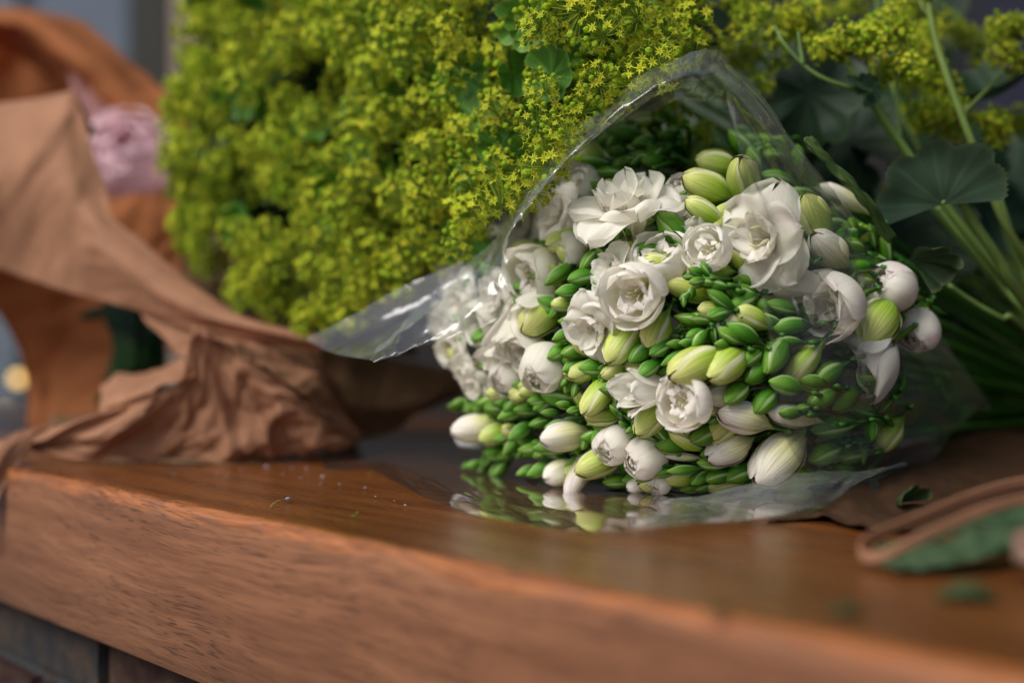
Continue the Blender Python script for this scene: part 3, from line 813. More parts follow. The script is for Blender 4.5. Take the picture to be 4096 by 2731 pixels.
# (x, y, width px, length px, tip angle, towards camera, kind[, depth offset in mm])
B = [
 (2889,663,98,165,165,12,'y',0),(2847,755,120,190,155,14,'y',-4),(2832,856,92,160,145,15,'y',-2),(2975,752,130,165,95,55,'y',-2),
 (3017,657,74,100,105,35,'g',2),(2970,589,78,125,130,20,'g',4),(2978,526,40,60,150,20,'g',8),(3015,547,36,60,170,20,'g',8),(3073,560,50,70,170,30,'g',8),
 (3102,622,55,85,175,15,'g',6),(3194,642,58,85,95,30,'g',8),(3123,721,70,118,160,12,'g',4),(3206,787,90,135,175,15,'g',2),(2921,838,68,110,200,35,'y',4),(2895,880,62,90,220,35,'y',2),
 (3262,895,130,185,112,25,'y',-2),(3333,1017,140,175,135,30,'w',0),(3393,808,74,200,150,10,'w',4),(3342,856,36,50,120,40,'g',2),(3414,910,45,60,110,40,'g',0),(3425,984,55,70,150,45,'g',-2),
 (3488,955,55,85,100,30,'g',2),(3539,1008,62,125,100,10,'g',4),(3443,1068,66,108,180,20,'g',-2),(3518,1276,165,195,235,48,'y',-6),
 (2185,1255,135,180,215,22,'y',6),(2510,1348,130,195,232,18,'y',2),(2637,1309,112,145,240,32,'y',3),(2579,1402,72,112,215,18,'g',-2),(2653,1390,62,90,208,20,'g',-2),
 (2707,1375,36,62,182,8,'g',-6),(2707,1422,44,104,212,6,'g',-5),(2603,1470,66,95,215,22,'g',-5),(2784,1288,66,130,165,10,'g',2),(2812,1284,38,84,172,10,'g',-4),
 (2787,1169,92,200,160,8,'y',8),(2763,1107,32,50,182,8,'g',-6),(2793,1124,40,56,190,15,'g',-8),(2790,1086,36,58,160,10,'g',-8),(2829,1083,40,64,125,10,'g',-8),
 (2841,1130,42,84,172,8,'g',-6),(2876,1142,46,84,165,8,'g',-5),(2889,1205,54,112,143,8,'g',-3),(2930,1235,44,80,150,8,'g',-1),(2981,1205,76,96,205,30,'g',0),
 (2880,1256,58,78,192,30,'g',-5),(2855,1241,72,100,180,20,'y',2),(2787,1336,46,68,200,18,'g',-5),(2803,1350,50,72,228,20,'g',-6),(2749,1369,36,54,185,12,'g',-7),
 (2853,1336,46,86,100,10,'g',-2),(2838,1376,40,70,160,10,'g',2),(2918,1300,110,150,188,20,'w',2),(2981,1336,76,125,150,14,'g',-6),(2927,1348,58,96,148,14,'g',-7),(2898,1384,50,60,170,50,'g',-6),
 (3026,1279,84,138,150,14,'y',-2),(2805,1446,150,215,206,22,'y',-6),(2918,1446,132,165,218,35,'y',-7),(3011,1425,72,90,215,38,'g',-5),(3035,1482,90,105,220,38,'g',-4),
 (2951,1566,90,100,222,35,'g',-8),(2900,1583,98,140,182,20,'w',-3),(2504,1634,34,50,120,30,'g',-6),(2475,1602,36,60,100,20,'g',-5),(2540,1618,32,46,110,30,'g',-5),(2522,1662,30,42,110,40,'g',-6),
 (2552,1684,30,38,200,55,'g',-7),(2567,1717,30,36,200,60,'g',-7),(2530,1720,34,40,200,50,'g',-6),(2500,1700,30,44,150,20,'g',-4),(2465,1650,32,60,130,20,'g',-4),(2555,1650,26,40,90,30,'g',-6),
 (2620,1661,110,160,225,22,'y',-2),(2430,1664,80,135,182,12,'y',3),(2698,1786,70,112,176,14,'g',-4),(2608,1753,54,84,162,14,'g',-1),(2650,1738,58,112,130,12,'g',-2),(2757,1768,80,140,150,12,'y',-4),
 (2832,1738,84,108,202,22,'g',-6),(2870,1682,42,56,190,20,'g',-4),(2907,1703,100,140,216,18,'y',-3),(2751,1828,36,138,176,6,'w',-4),(2936,1786,122,180,202,20,'w',-6),(2996,1679,130,200,164,16,'w',-8),
 (3139,1807,182,255,224,20,'w',-12),(2855,1854,60,98,176,12,'g',-8),(2858,1801,52,86,200,14,'g',-6),(2620,1860,38,98,178,5,'g',-12),(2594,1908,36,76,196,5,'g',-12),(2660,1890,41,88,190,5,'g',-12),
 (2743,1878,43,108,185,5,'g',-12),(2668,1930,104,175,190,14,'y',-3),(2567,1944,64,95,205,20,'w',-4),(2737,1908,82,128,182,12,'y',-5),(2808,1908,60,76,212,35,'g',-8),(2888,1902,66,112,192,14,'g',-8),
 (2975,1887,86,120,200,16,'g',-8),(2781,1956,60,92,200,14,'g',-5),(2829,1941,60,92,195,14,'g',-3),(2925,1952,72,150,192,10,'y',-6),
 (2489,1926,62,112,182,12,'g',-2),(2550,1912,50,90,190,12,'g',0),(2421,1842,112,190,202,12,'y',0),(2336,1862,92,210,242,8,'w',1),(2264,1879,100,140,203,12,'w',0),(2148,1800,60,108,180,12,'g',2),(2221,1790,66,130,182,10,'g',1),
 (2185,1873,62,118,200,10,'g',0),(2118,1879,50,80,200,12,'g',1),(2285,1745,112,185,186,12,'w',0),(2409,1564,100,180,230,14,'y',2),(2463,1552,62,95,184,16,'g',-1),(2421,1610,55,90,190,16,'g',1),
 (2246,1406,70,90,205,22,'g',0),(2300,1406,62,84,190,22,'g',1),(2264,1340,56,84,200,12,'g',-2),(2300,1461,52,80,205,14,'g',1),(2306,1546,36,64,250,12,'g',-1),(2270,1520,30,50,220,20,'g',0),(2290,1290,50,84,175,14,'g',-4),
 (2280,957,96,150,196,18,'y',3),(2251,1089,70,125,215,16,'g',1),(2338,1107,70,100,192,26,'g',0),(2286,1164,60,95,186,16,'g',1),(2367,1032,62,95,225,18,'g',3),(2320,1195,34,50,230,20,'g',2),
 (2395,658,76,135,165,12,'g',12),(2463,698,72,118,170,14,'g',8),(2521,647,66,106,192,18,'g',10),(2618,641,60,78,190,26,'g',8),(2584,567,62,84,192,22,'g',10),(2659,590,46,60,195,28,'g',8),
 (2664,544,44,52,170,30,'g',8),(2699,515,38,46,190,30,'g',6),(2641,475,36,50,170,20,'g',8),(2676,457,34,50,110,20,'g',8),(2504,503,36,64,185,14,'g',12),(2545,508,38,60,200,20,'g',12),(2475,607,46,80,180,18,'g',12),(2550,721,62,90,215,20,'g',4),
 (2699,934,104,150,128,16,'g',5),(2745,960,70,140,120,12,'g',8),(2601,1000,62,110,175,14,'g',6),(2245,745,112,240,190,8,'y',0),(2343,640,142,230,160,8,'w',10),
 (3154,1545,70,115,165,16,'g',-6),(3258,1530,60,95,170,16,'g',-4),(3297,1589,80,105,205,36,'g',-6),(3390,1595,82,110,215,32,'g',-5),(3068,1598,90,110,225,32,'g',-8),(3199,1667,82,190,170,10,'w',-6),
 (3166,1652,52,76,175,20,'g',-12),(3217,1631,36,46,180,30,'g',-12),(3348,1703,86,150,190,14,'g',-6),(3312,1810,82,120,202,20,'g',-8),(3378,1783,50,66,190,26,'g',-8),(3417,1825,60,96,190,16,'g',-6),
 (3494,1706,40,76,265,8,'g',-8),(3458,1792,36,86,265,8,'g',-8),(3563,1724,92,140,230,16,'y',-2),(3378,1890,80,108,192,22,'g',-6),(3288,1908,60,96,182,14,'g',-8),(3199,1923,92,150,202,14,'y',-6),
 (3491,1536,82,110,150,16,'g',-2),(3458,1643,55,95,162,14,'g',-2),(3551,1613,32,76,228,8,'g',-4),(3139,1229,66,108,165,14,'g',-2),(3080,1285,62,110,160,14,'g',-1),(3169,1306,86,140,186,14,'g',-4),
 (3160,1366,46,96,178,10,'g',-6),(3107,1416,110,130,240,32,'g',-6),(3229,1437,112,200,230,14,'y',-5),(3318,1491,82,120,210,20,'g',-3),(3300,1950,60,96,190,12,'g',-4),(3080,1955,82,150,196,10,'g',-5),
 (1978,1700,0,0,0,0,'x',0),(1930,1712,125,185,186,12,'w',0),(2000,1730,80,130,200,12,'y',3),(2060,1650,60,105,200,14,'g',2),(2120,1640,55,95,180,14,'g',1),(2005,1640,60,100,170,14,'g',3),(1985,1600,60,110,190,14,'g',6),
 (2170,1690,46,80,190,16,'g',-1),(2210,1650,42,72,180,16,'g',-1),(2090,1720,60,96,215,14,'g',0),(2060,1770,55,96,225,14,'g',1),(1850,1612,50,70,190,20,'g',8),(1830,1630,40,60,170,20,'g',8),(2260,1620,36,56,170,20,'g',-1),(2230,1590,34,56,190,20,'g',0),
 (2300,1640,32,50,190,25,'g',-1),(2180,1600,60,100,185,14,'g',2),(2120,1570,62,110,200,12,'y',3),(2240,1700,55,90,190,14,'g',0),(1905,1860,40,56,190,25,'g',2),(1880,1880,34,50,200,25,'g',2),(1945,1880,36,54,210,25,'g',1),(1985,1900,40,56,230,25,'g',0),(2010,1870,46,70,220,20,'g',1),
 (1920,1375,0,0,0,0,'x',0),(1943,1345,70,84,190,30,'g',4),(1960,1440,50,80,225,20,'g',3),(2150,1560,60,110,190,12,'y',2),
 (2380,1250,40,60,185,20,'g',-3),(2360,1330,60,90,200,16,'y',2),(2470,1000,60,100,210,16,'g',6),(2890,1640,60,90,180,20,'y',0),(2560,1500,70,100,200,16,'g',4),(2500,1570,60,90,190,14,'g',3),
 (2700,1480,60,100,190,14,'g',5),(2760,1530,60,90,190,14,'g',4),(2480,1480,70,120,195,14,'y',5),(2350,1480,80,120,200,14,'y',4),(3000,1120,60,100,175,12,'g',6),(3060,1230,60,100,170,12,'g',3),
]
# flowers: (x, y, radius px, axis angle, towards camera, type, pink, cream, yellow, spin, depth offset mm)
F = [
 (2505,868,222,104,24,'open',.10,.35,0,20,-2),
 (3075,960,215,170,52,'open',.45,.35,0,75,-6),
 (2845,1000,96,150,55,'rose',.05,.30,0,10,-6),
 (2548,1172,128,205,62,'rose',.28,.45,0,55,-12),
 (2655,1055,120,110,40,'rose',.25,.6,.2,30,6),
 (2400,1300,150,215,42,'open',.12,.45,0,100,-1),
 (2470,1085,120,150,35,'open',.0,.3,0,10,4),
 (2152,1100,125,195,35,'rose',.35,.7,.1,0,0),
 (2120,905,150,170,40,'open',.3,.6,0,40,4),
 (2250,860,130,160,30,'open',.3,.4,0,70,4),
 (1985,1010,150,190,30,'open',.2,.4,0,15,8),
 (2070,1310,110,250,35,'side',.2,.4,0,40,0),
 (2178,1470,98,230,42,'tulip',.1,.35,.05,60,-2),
 (2040,1503,78,220,35,'tulip',.2,.4,.05,10,2),
 (1830,1385,105,200,35,'open',.1,.3,0,50,4),
 (1925,1530,90,215,30,'open',.1,.3,0,10,4),
 (1885,1205,130,190,30,'open',.1,.3,0,80,14),
 (1780,1280,90,190,30,'open',.1,.3,0,30,18),
 (2020,1400,80,230,30,'side',.5,.4,0,30,2),
 (2745,790,90,120,30,'tulip',.4,.5,0,30,14),
 (2760,905,90,120,30,'rose',.2,.8,.2,30,10),
 (3568,1148,98,158,44,'tulip',.75,.3,0,100,-6),
 (3673,1318,84,245,44,'tulip',.75,.3,.05,10,-4),
 (3340,1215,140,200,42,'rose',.75,.4,.15,30,-8),
 (3470,1435,150,215,30,'rose',.5,.2,0,80,0),
 (3190,1140,90,176,8,'side',.5,.25,0,20,-4),
 (2752,1612,112,170,50,'rose',.4,.5,.05,15,-12),
 (2585,1560,100,185,35,'side',.2,.2,0,60,-4),
 (2713,1694,60,250,30,'open',.0,.2,0,60,-3),
 (2458,1778,78,225,45,'tulip',.35,.25,.05,30,-4),
 (2585,1830,84,200,28,'tulip',.3,.6,.1,80,-6),
 (2640,1925,50,235,35,'tulip',.2,.5,.3,10,-8),
 (1925,905,110,170,35,'open',.1,.3,0,30,8),(2040,1010,120,190,35,'rose',.15,.4,0,50,2),(1870,1090,110,185,30,'rose',.1,.3,0,20,10),(2010,1175,110,200,30,'open',.2,.4,0,60,2),
 (2150,1225,90,220,30,'side',.2,.5,0,60,4),(1950,1290,100,200,30,'rose',.1,.3,0,60,4),(1880,1480,85,215,30,'open',.1,.3,0,60,4),(2110,1390,85,220,35,'rose',.3,.4,0,20,0),(2280,1010,85,190,30,'rose',.2,.4,0,20,8),
 (2230,800,100,150,30,'open',.2,.4,0,20,8),(2330,760,90,140,30,'rose',.2,.4,0,20,10),
]
# one seed per spray: (x, y, label)
SPR = [
 (2880,740,"freesia spray with four fat yellow-green buds stacked below the film's peak"),
 (3100,620,"freesia spray of small green buds just inside the clear film's ridge"),
 (3060,960,"freesia spray with the largest open flower, its pointed petal aimed down"),
 (3300,880,"freesia spray of pale plump buds beside the large open flower"),
 (3480,960,"freesia spray of tiny green buds above the two round pink blooms"),
 (3600,1220,"freesia spray with two round pink-flushed blooms at the bunch's far tip"),
 (3340,1215,"freesia spray with a big pink-tinged cup opened under the film"),
 (3470,1440,"freesia spray with a ragged cool-white flower below the round pink blooms"),
 (3120,1290,"freesia spray of dull green buds beneath the pink-tinged side flower"),
 (2960,1270,"freesia spray of dark green tips under the large open flower"),
 (2800,1110,"freesia spray with dark scaly tips between rose-like and small ruffled flowers"),
 (2845,1000,"freesia spray with a small ruffled white flower among yellow-green buds"),
 (2515,860,"freesia spray with a wide flat frilled flower topmost in the bunch"),
 (2560,590,"freesia spray of dark shaded green buds under the curled film rim"),
 (2300,690,"freesia spray with long blurred pinkish bud behind the film rim"),
 (2550,1160,"freesia spray with the rose-like flower showing its yellow heart"),
 (2400,1300,"freesia spray with a tall white flower hanging left of the rose-like one"),
 (2300,1100,"freesia spray of glossy green buds left of the rose-like flower"),
 (2150,1050,"freesia spray with a deep cream cup out of focus behind the film"),
 (1960,1060,"freesia spray of hazy white petals touching the lime green flowers"),
 (2100,1330,"freesia spray with narrow white petals and a fat blushing bud"),
 (2180,1480,"freesia spray with two plump white cups above the green buds"),
 (1850,1430,"freesia spray with blurred white stars nearest the paper cone"),
 (1950,1700,"freesia spray with one creamy bud pointing at the dark gap"),
 (1930,1880,"freesia spray of tiny green buds touching the film on the bench"),
 (2180,1620,"freesia spray of blurred small green buds low in the bunch"),
 (2300,1420,"freesia spray of green bud tips between white cups and tall flower"),
 (2230,1830,"freesia spray of long pale buds resting on the reflecting film"),
 (2420,1830,"freesia spray with a broad striped bud over a white petal"),
 (2460,1700,"freesia spray with a rosette of tiny green bud tips"),
 (2600,1400,"freesia spray with striped buds hanging under the rose-like flower"),
 (2800,1380,"freesia spray with two fat yellow-green buds side by side"),
 (2750,1620,"freesia spray with a mauve-edged open cup in the bunch's middle"),
 (2640,1760,"freesia spray of slim bright green buds beneath the mauve-edged cup"),
 (2640,1890,"freesia spray with four dark buds in a row over a cream flower"),
 (2900,1680,"freesia spray with a glossy green bud over white bud tips"),
 (2850,1900,"freesia spray of small green buds low against the bench"),
 (3120,1800,"freesia spray with the biggest blush-pink bud hanging low"),
 (3200,1620,"freesia spray of round green buds seen through hazy film"),
 (3400,1760,"freesia spray of dim green buds at the shaded lower end"),
 (2960,1500,"freesia spray of rounded green buds below two fat yellow-green ones"),
]
BIND = P(4550, 1700, .93)
members = [[] for _ in SPR]
def nearest(x, y):
    return min(range(len(SPR)), key=lambda i: (SPR[i][0] - x) ** 2 + (SPR[i][1] - y) ** 2)
for b in B:
    if b[6] != 'x': members[nearest(b[0], b[1])].append(('b', b))
for f in F: members[nearest(f[0], f[1])].append(('f', f))
GS = (0.045, 0.17, 0.015)
BUN = [(1900, 850), (2250, 640), (2480, 480), (2720, 450), (2960, 510), (3200, 610), (3420, 840), (3590, 1060), (3720, 1280), (3620, 1700), (3400, 1890), (3150, 1980), (2700, 1970), (2300, 1920),
       (1980, 1880), (1850, 1720), (1880, 1500), (1820, 1300), (1850, 1000)]
fill_r = random.Random(99)
for si, (sx, sy, lab) in enumerate(SPR):
    z0 = zf(sx, sy)
    node = P(sx, sy, z0 + .035); node = node.lerp(BIND, 0.06)
    node.z = max(node.z, 0.012)
    root = empty("freesia_spray", node)
    tag(root, lab, "flower", "white freesia sprays in the wrapped bunch")
    stem = MB()
    mid = node.lerp(BIND, .5) + Vector((0, .01, .004))
    mid.z = max(mid.z, 0.01)
    stem.tube(curve([node, node.lerp(BIND, .25) + Vector((0, .006, .003)), mid, BIND + Vector((fill_r.uniform(-.02, .02), fill_r.uniform(-.02, .02), fill_r.uniform(-.012, .02)))], 12), 0.0018, GS, 7)
    ends = []
    for kind, it in members[si]:
        if kind == 'b':
            x, y, w, L, ang, phi, bk, dz = it
            if x > 3150 and y > 1450: dz -= 9; w *= 1.12; L *= 1.05
            z = zf(x, y) + dz * .001
            p = P(x, y, z)
            m = z / FPX; w = w * (1.0 if bk == 'g' else 1.05); L = L * (1.45 if bk == 'g' else 1.38)
            ph = math.cos(R(phi))
            W3 = w * m; L3 = max(L * m / max(ph, .55), W3 * 1.25)
            ax = axis_dir(p, ang, phi)
            half = L3 * .5
            lowest = min(p.z - ax.z * half * .6, p.z) - W3 * .5
            if lowest < 0.0025: p = p + Vector((0, 0, 0.0025 - lowest))
            q = ax.to_track_quat('Z', 'Y') @ Quaternion((0, 0, 1), fill_r.uniform(0, 6.28))
            o = obj("bud", fill_r.choice(BUDS[bk]))
            o.parent = root; o.matrix_parent_inverse = Matrix.Translation(-node)
            o.matrix_basis = Matrix.LocRotScale(p, q, (W3, W3, L3))
            ends.append((p - ax * half * 1.2, ax))
        else:
            x, y, rad, ang, phi, fk, pink, cream, yel, spin, dz = it
            z = zf(x, y) + dz * .001
            p = P(x, y, z); m = z / FPX; rad *= 1.03
            ax = axis_dir(p, ang, phi)
            make_flower(fk, p, ax, rad * m, int(x + y * 3), root, pink, cream, yel, spin)
            ends.append((p - ax * rad * m * {'open': 1.6, 'rose': 1.85, 'tulip': 2.3, 'side': 2.7}[fk], ax))
    # graded rows of buds on curved stalks, filling the gaps
    for k in range(4):
        x, y = sx + fill_r.gauss(20, 85), sy + fill_r.gauss(0, 75)
        a0 = fill_r.uniform(150, 215); cv = fill_r.uniform(-9, 9); dz = fill_r.uniform(.004, .013)
        bw = fill_r.uniform(60, 92); nb = fill_r.randint(5, 7); pts_ = []
        for q in range(nb):
            if inside(x, y, BUN) and not (2640 < x < 2850 and y < 740):
                z = zf(x, y) + dz - q * .0008
                p = P(x, y, z); m = z / FPX; ax = axis_dir(p, a0 + (24 if q % 2 else -24), 14)
                W3 = bw * m; L3 = W3 * 2.25
                if p.z - W3 * .5 < .003: p.z = .003 + W3 * .5
                o = obj("bud", fill_r.choice(BUDS['y' if (q == 0 and fill_r.random() < .5) else 'g'])); o.parent = root; o.matrix_parent_inverse = Matrix.Translation(-node)
                o.matrix_basis = Matrix.LocRotScale(p, ax.to_track_quat('Z', 'Y') @ Quaternion((0, 0, 1), fill_r.uniform(0, 6)), (W3, W3, L3))
                pts_.append(p - ax * L3 * .5 + (p - CAM).normalized() * W3 * .5)
            st_ = bw * .62
            x += math.cos(R(a0)) * st_; y -= math.sin(R(a0)) * st_
            a0 += cv; bw *= .80
        if len(pts_) > 1: stem.tube(curve([node] + pts_, 4 * len(pts_)), .0010, GS, 6)
    for e, ax in ends:
        d = (e - node).length
        stem.tube(curve([node, node.lerp(e, .5) - ax * d * .12, e - ax * .002, e], 7), [.0014, .0013, .0012, .0012, .0011, .0011, .0012], GS, 6)
    stem.build("stem", M_STEM, root)

# ------------------------------------------------------------------ leaves
def leaf_mesh(seed, lobes=9, cup=.25, pleat=.10, col=(0.055, 0.13, 0.04), rim=(0.10, 0.18, 0.06), name="leaf", curl=0.0, spread=165, mat=None):
    rr = random.Random(seed); mb = MB()
    nth, nr = lobes * 16, 12
    def fn(u, v):
        th = R(-spread + 2 * spread * u)
        ph = (th / R(spread) * lobes / 2.0)
        lob = abs(math.cos(ph * math.pi)) ** .55
        teeth = abs(((u * lobes * 8) % 1) - .5) * 2
        r = (.80 + .16 * lob + .045 * teeth + .10 * noise.noise(Vector((th * 1.7, seed, 5)))) * v
        z = cup * r * r + pleat * r * (1 - abs(math.cos(ph * math.pi))) + .07 * noise.noise(Vector((r * math.cos(th) * 2, r * math.sin(th) * 2, seed))) - curl * (r * math.sin(th)) ** 2
        vein = max(0, 1 - abs(abs(math.cos(ph * math.pi)) - 1) * 18) * (1 - v * .5)
        c = mixc(mixc(col, rim, sm((v - .93) * 14)), tuple(x * 1.9 for x in col), vein * .7)
        return ((r * math.cos(th), r * math.sin(th), z), c, (u * 3, v))
    mb.grid(fn, nth, nr)
    return mb.mesh(name, mat or M_LEAF)

LEAVES_Y = [leaf_mesh(i, 7, .3, .12, (0.07, 0.20, 0.02), (0.16, 0.30, 0.05)) for i in range(3)]
LEAVES_D = [leaf_mesh(20 + i, 9, cup, .045, (0.018, 0.050, 0.024), (0.05, 0.085, 0.035)) for i, cup in enumerate((.2, -.15, .45))]  # leaf green darkened to stand for shade deep among the stems

def put(me, p, axis, spin, size, parent, name="leaf", sy=1.0):
    o = obj(name, me); o.parent = parent
    o.matrix_parent_inverse = world_of(parent).inverted()
    o.matrix_basis = Matrix.LocRotScale(p, axis.to_track_quat('Z', 'Y') @ Quaternion((0, 0, 1), spin), (size, size * sy, size))
    return o

# ------------------------------------------------------------------ lady's mantle
def star_cluster(seed, n, closed=.25):
    """a dome of tiny eight-pointed flowers on short stalks, radius about 1"""
    rr = random.Random(seed); mb = MB()
    gy = (0.28, 0.40, 0.05)
    for i in range(n):
        # fibonacci dome
        t = (i + .5) / n; zc = 1 - 1.55 * t; a = i * 2.39996 + rr.uniform(-.3, .3)
        rr_ = math.sqrt(max(0, 1 - zc * zc))
        d = Vector((rr_ * math.cos(a), rr_ * math.sin(a), zc)) + Vector((rr.gauss(0, .16), rr.gauss(0, .16), rr.gauss(0, .12)))
        d.normalize()
        L = rr.uniform(.78, 1.06)
        c = d * L
        base = Vector((0, 0, -.25)) + d * .12
        mb.tube([base, c - d * .1], [.028, .024], gy, 4, cap=False)
        ax = (d + Vector((rr.gauss(0, .25), rr.gauss(0, .25), rr.gauss(0, .25)))).normalized()
        x = ax.cross(Vector((0.2, 0.9, .3))).normalized(); y = ax.cross(x)
        sz = rr.uniform(.23, .33); tone = rr.random()
        yc = mixc((0.50, 0.64, 0.010), (0.78, 0.86, 0.04), tone)
        if rr.random() < .18: yc = mixc(yc, (0.80, 0.64, 0.01), .5)
        b0 = mb.n
        if rr.random() < closed:
            # closed bud: small green bead
            for (zz, r_) in ((-.16, .05), (-.05, .13), (.07, .14), (.16, .06)):
                for k in range(6):
                    q = c + ax * zz + (x * math.cos(k * 1.047) + y * math.sin(k * 1.047)) * r_
                    mb.v.append(tuple(q)); mb.c.append((0.34, 0.50, 0.03)); mb.p.append((k * .3, zz, 0)); mb.n += 1
            for j in range(3):
                for k in range(6):
                    mb.f.append((b0 + j * 6 + k, b0 + j * 6 + (k + 1) % 6, b0 + (j + 1) * 6 + (k + 1) % 6, b0 + (j + 1) * 6 + k))
            mb.f.append(tuple(b0 + 18 + k for k in range(6)))
            continue
        ph = rr.uniform(0, 1)
        # ring of points: tip / notch alternating
        mb.v.append(tuple(c - ax * sz * .10)); mb.c.append((0.44, 0.50, 0.05)); mb.p.append((0, 0, 0)); mb.n += 1
        for k in range(16):
            an = ph + k * math.pi / 8
            if k % 2 == 0:
                big = (k // 2) % 2 == 0
                rad = sz * (1.0 if big else .72); hh = sz * (.22 if big else -.05); cc = mixc(yc, (0.88, 0.90, 0.14), .5)
            else: rad = sz * .36; hh = 0.0; cc = yc
            q = c + (x * math.cos(an) + y * math.sin(an)) * rad + ax * hh
            mb.v.append(tuple(q)); mb.c.append(cc); mb.p.append((k * .2, 1, 0)); mb.n += 1
        for k in range(16): mb.f.append((b0, b0 + 1 + k, b0 + 1 + (k + 1) % 16))
        # cup beneath and nectar ring above
        b1 = mb.n
        for k in range(6):
            q = c + (x * math.cos(k * 1.047) + y * math.sin(k * 1.047)) * sz * .34 - ax * sz * .02
            mb.v.append(tuple(q)); mb.c.append((0.22, 0.34, 0.05)); mb.p.append((0, 0, 0)); mb.n += 1
        mb.v.append(tuple(c - ax * sz * .75)); mb.c.append((0.20, 0.32, 0.05)); mb.p.append((0, 0, 0)); mb.n += 1
        for k in range(6): mb.f.append((b1 + k, b1 + 6, b1 + (k + 1) % 6))
        b2 = mb.n
        for k in range(6):
            q = c + (x * math.cos(k * 1.047) + y * math.sin(k * 1.047)) * sz * .13 + ax * sz * .08
            mb.v.append(tuple(q)); mb.c.append((0.50, 0.36, 0.04) if tone > .5 else (0.50, 0.50, 0.06)); mb.p.append((0, 0, 0)); mb.n += 1
        mb.f.append(tuple(b2 + k for k in range(6)))
    return mb.mesh("flower_cluster", M_STAR, smooth=False)
CLUST = [star_cluster(i, 34 + (i % 3) * 8, .12 if i % 4 else .35) for i in range(10)]

MASS = [(470, -60), (432, 40), (428, 150), (402, 240), (398, 420), (425, 560), (490, 640), (600, 690), (690, 745), (780, 748), (850, 700), (930, 655), (1035, 612),
        (1090, 540), (1130, 480), (1215, 445), (1235, 400), (1290, 345), (1350, 320), (1400, 250), (1500, 190), (1610, 105), (1625, -60)]
def za(x, y):
    """depth of the lime-green mass's face (x, y in 2352-wide pixels)"""
    z = .585 + .25 * max(0, (1300 - x) / 900.0) ** 1.15
    if x > 1350: z += (x - 1350) / 1000.0 * .06
    z += .02 * ((y - 300) / 400.0) ** 2
    z += .018 * noise.noise(Vector((x * .006, y * .006, 4)))
    return z
ar = random.Random(31)
pts = []
for layer, (sp, dz) in enumerate(((65, 0.0), (68, .028), (76, .058))):
    tries = 0; mine = []
    while tries < 9000:
        tries += 1
        x, y = ar.uniform(380, 1640), ar.uniform(-60, 760)
        if not (inside(x, y, MASS) and inside(x - 20 - 45 * noise.noise(Vector((y * .022, 3.3, 1))), y, MASS)): continue
        z0 = za(x, y)
        s = sp * (.60 / z0) ** .8
        if any((x - a) ** 2 + (y - b) ** 2 < s * s for a, b, *_ in mine): continue
        # ragged clumps: thin out where a slow noise is low
        nz_ = noise.noise(Vector((x * .011, y * .011, 2.5)))
        if layer == 0 and nz_ < -.10: continue
        if layer == 1 and nz_ < -.24: continue
        mine.append((x, y, z0 + dz + ar.uniform(-.008, .008) - (.012 * nz_ if layer == 0 else 0), layer))
    pts += mine
for (x, y) in ((445, 20), (428, 75), (436, 130), (452, 165), (410, 200), (400, 255), (392, 290), (408, 330), (398, 385), (405, 440), (425, 500), (430, 555), (470, 610), (700, 735), (735, 745), (775, 735), (860, 640), (905, 655), (640, 700), (560, 672), (455, 60), (420, 230)):
    pts.append((x, y, za(x, y) + ar.uniform(-.01, .02), 0))
# seeds for sprigs
seeds = []
tries = 0
while len(seeds) < 40 and tries < 5000:
    tries += 1
    x, y = ar.uniform(400, 1620), ar.uniform(-30, 740)
    if inside(x, y, MASS) and all((x - a) ** 2 + (y - b) ** 2 > 118 ** 2 for a, b in seeds): seeds.append((x, y))
owner = [[] for _ in seeds]
for p in pts:
    i = min(range(len(seeds)), key=lambda i: (seeds[i][0] - p[0]) ** 2 + (seeds[i][1] - p[1]) ** 2)
    owner[i].append(p)
def zone(x, y):
    if x < 620:
        if y < 230: return "blurred lime sprig at the mass's upper outer edge"
        if y < 470: return "blurred lime sprig beside the pink blossom"
        return "olive lady's mantle sprig above the paper flap"
    if x < 900:
        if y < 230: return "soft yellow-green sprig high between blurred and crisp heads"
        if y < 500: return "bright lime sprig amid the soft-focus heads"
        return "drooping lime sprig over the crumpled paper"
    if x < 1180:
        if y < 230: return "crisp lime sprig topmost with dense round heads"
        if y < 460: return "crisp lime sprig with dark gaps around heads"
        return "lime sprig just above the blurred white freesias"
    if y < 140 and x > 1400: return "sharp yellow sprig behind the film's highest curl"
    if y < 200: return "sharp lime sprig of clear stars above the film"
    return "sharp lime sprig leaning on the film's rim"
ORD = ["first", "second", "third", "fourth", "fifth", "sixth"]
ZN = {}
for sd_ in sorted(seeds): ZN.setdefault(zone(*sd_), []).append(sd_)
def zone_label(sd_):
    z = zone(*sd_)
    return z if len(ZN[z]) == 1 else z + ", " + ORD[ZN[z].index(sd_)] + " counted from the paper side"
BIND2 = Q(2700, 1010, .80)
AGREEN = (0.13, 0.22, 0.04)
def to_bind(p, spread=.02):
    m1 = p + Vector((.02, .05, -.01)); m2 = Q(2150, 620, .83) + Vector((ar.gauss(0, spread), ar.gauss(0, spread), ar.gauss(0, spread)))
    return curve([p, m1, m2, BIND2 + Vector((ar.gauss(0, .008), ar.gauss(0, .008), ar.gauss(0, .008)))], 16)
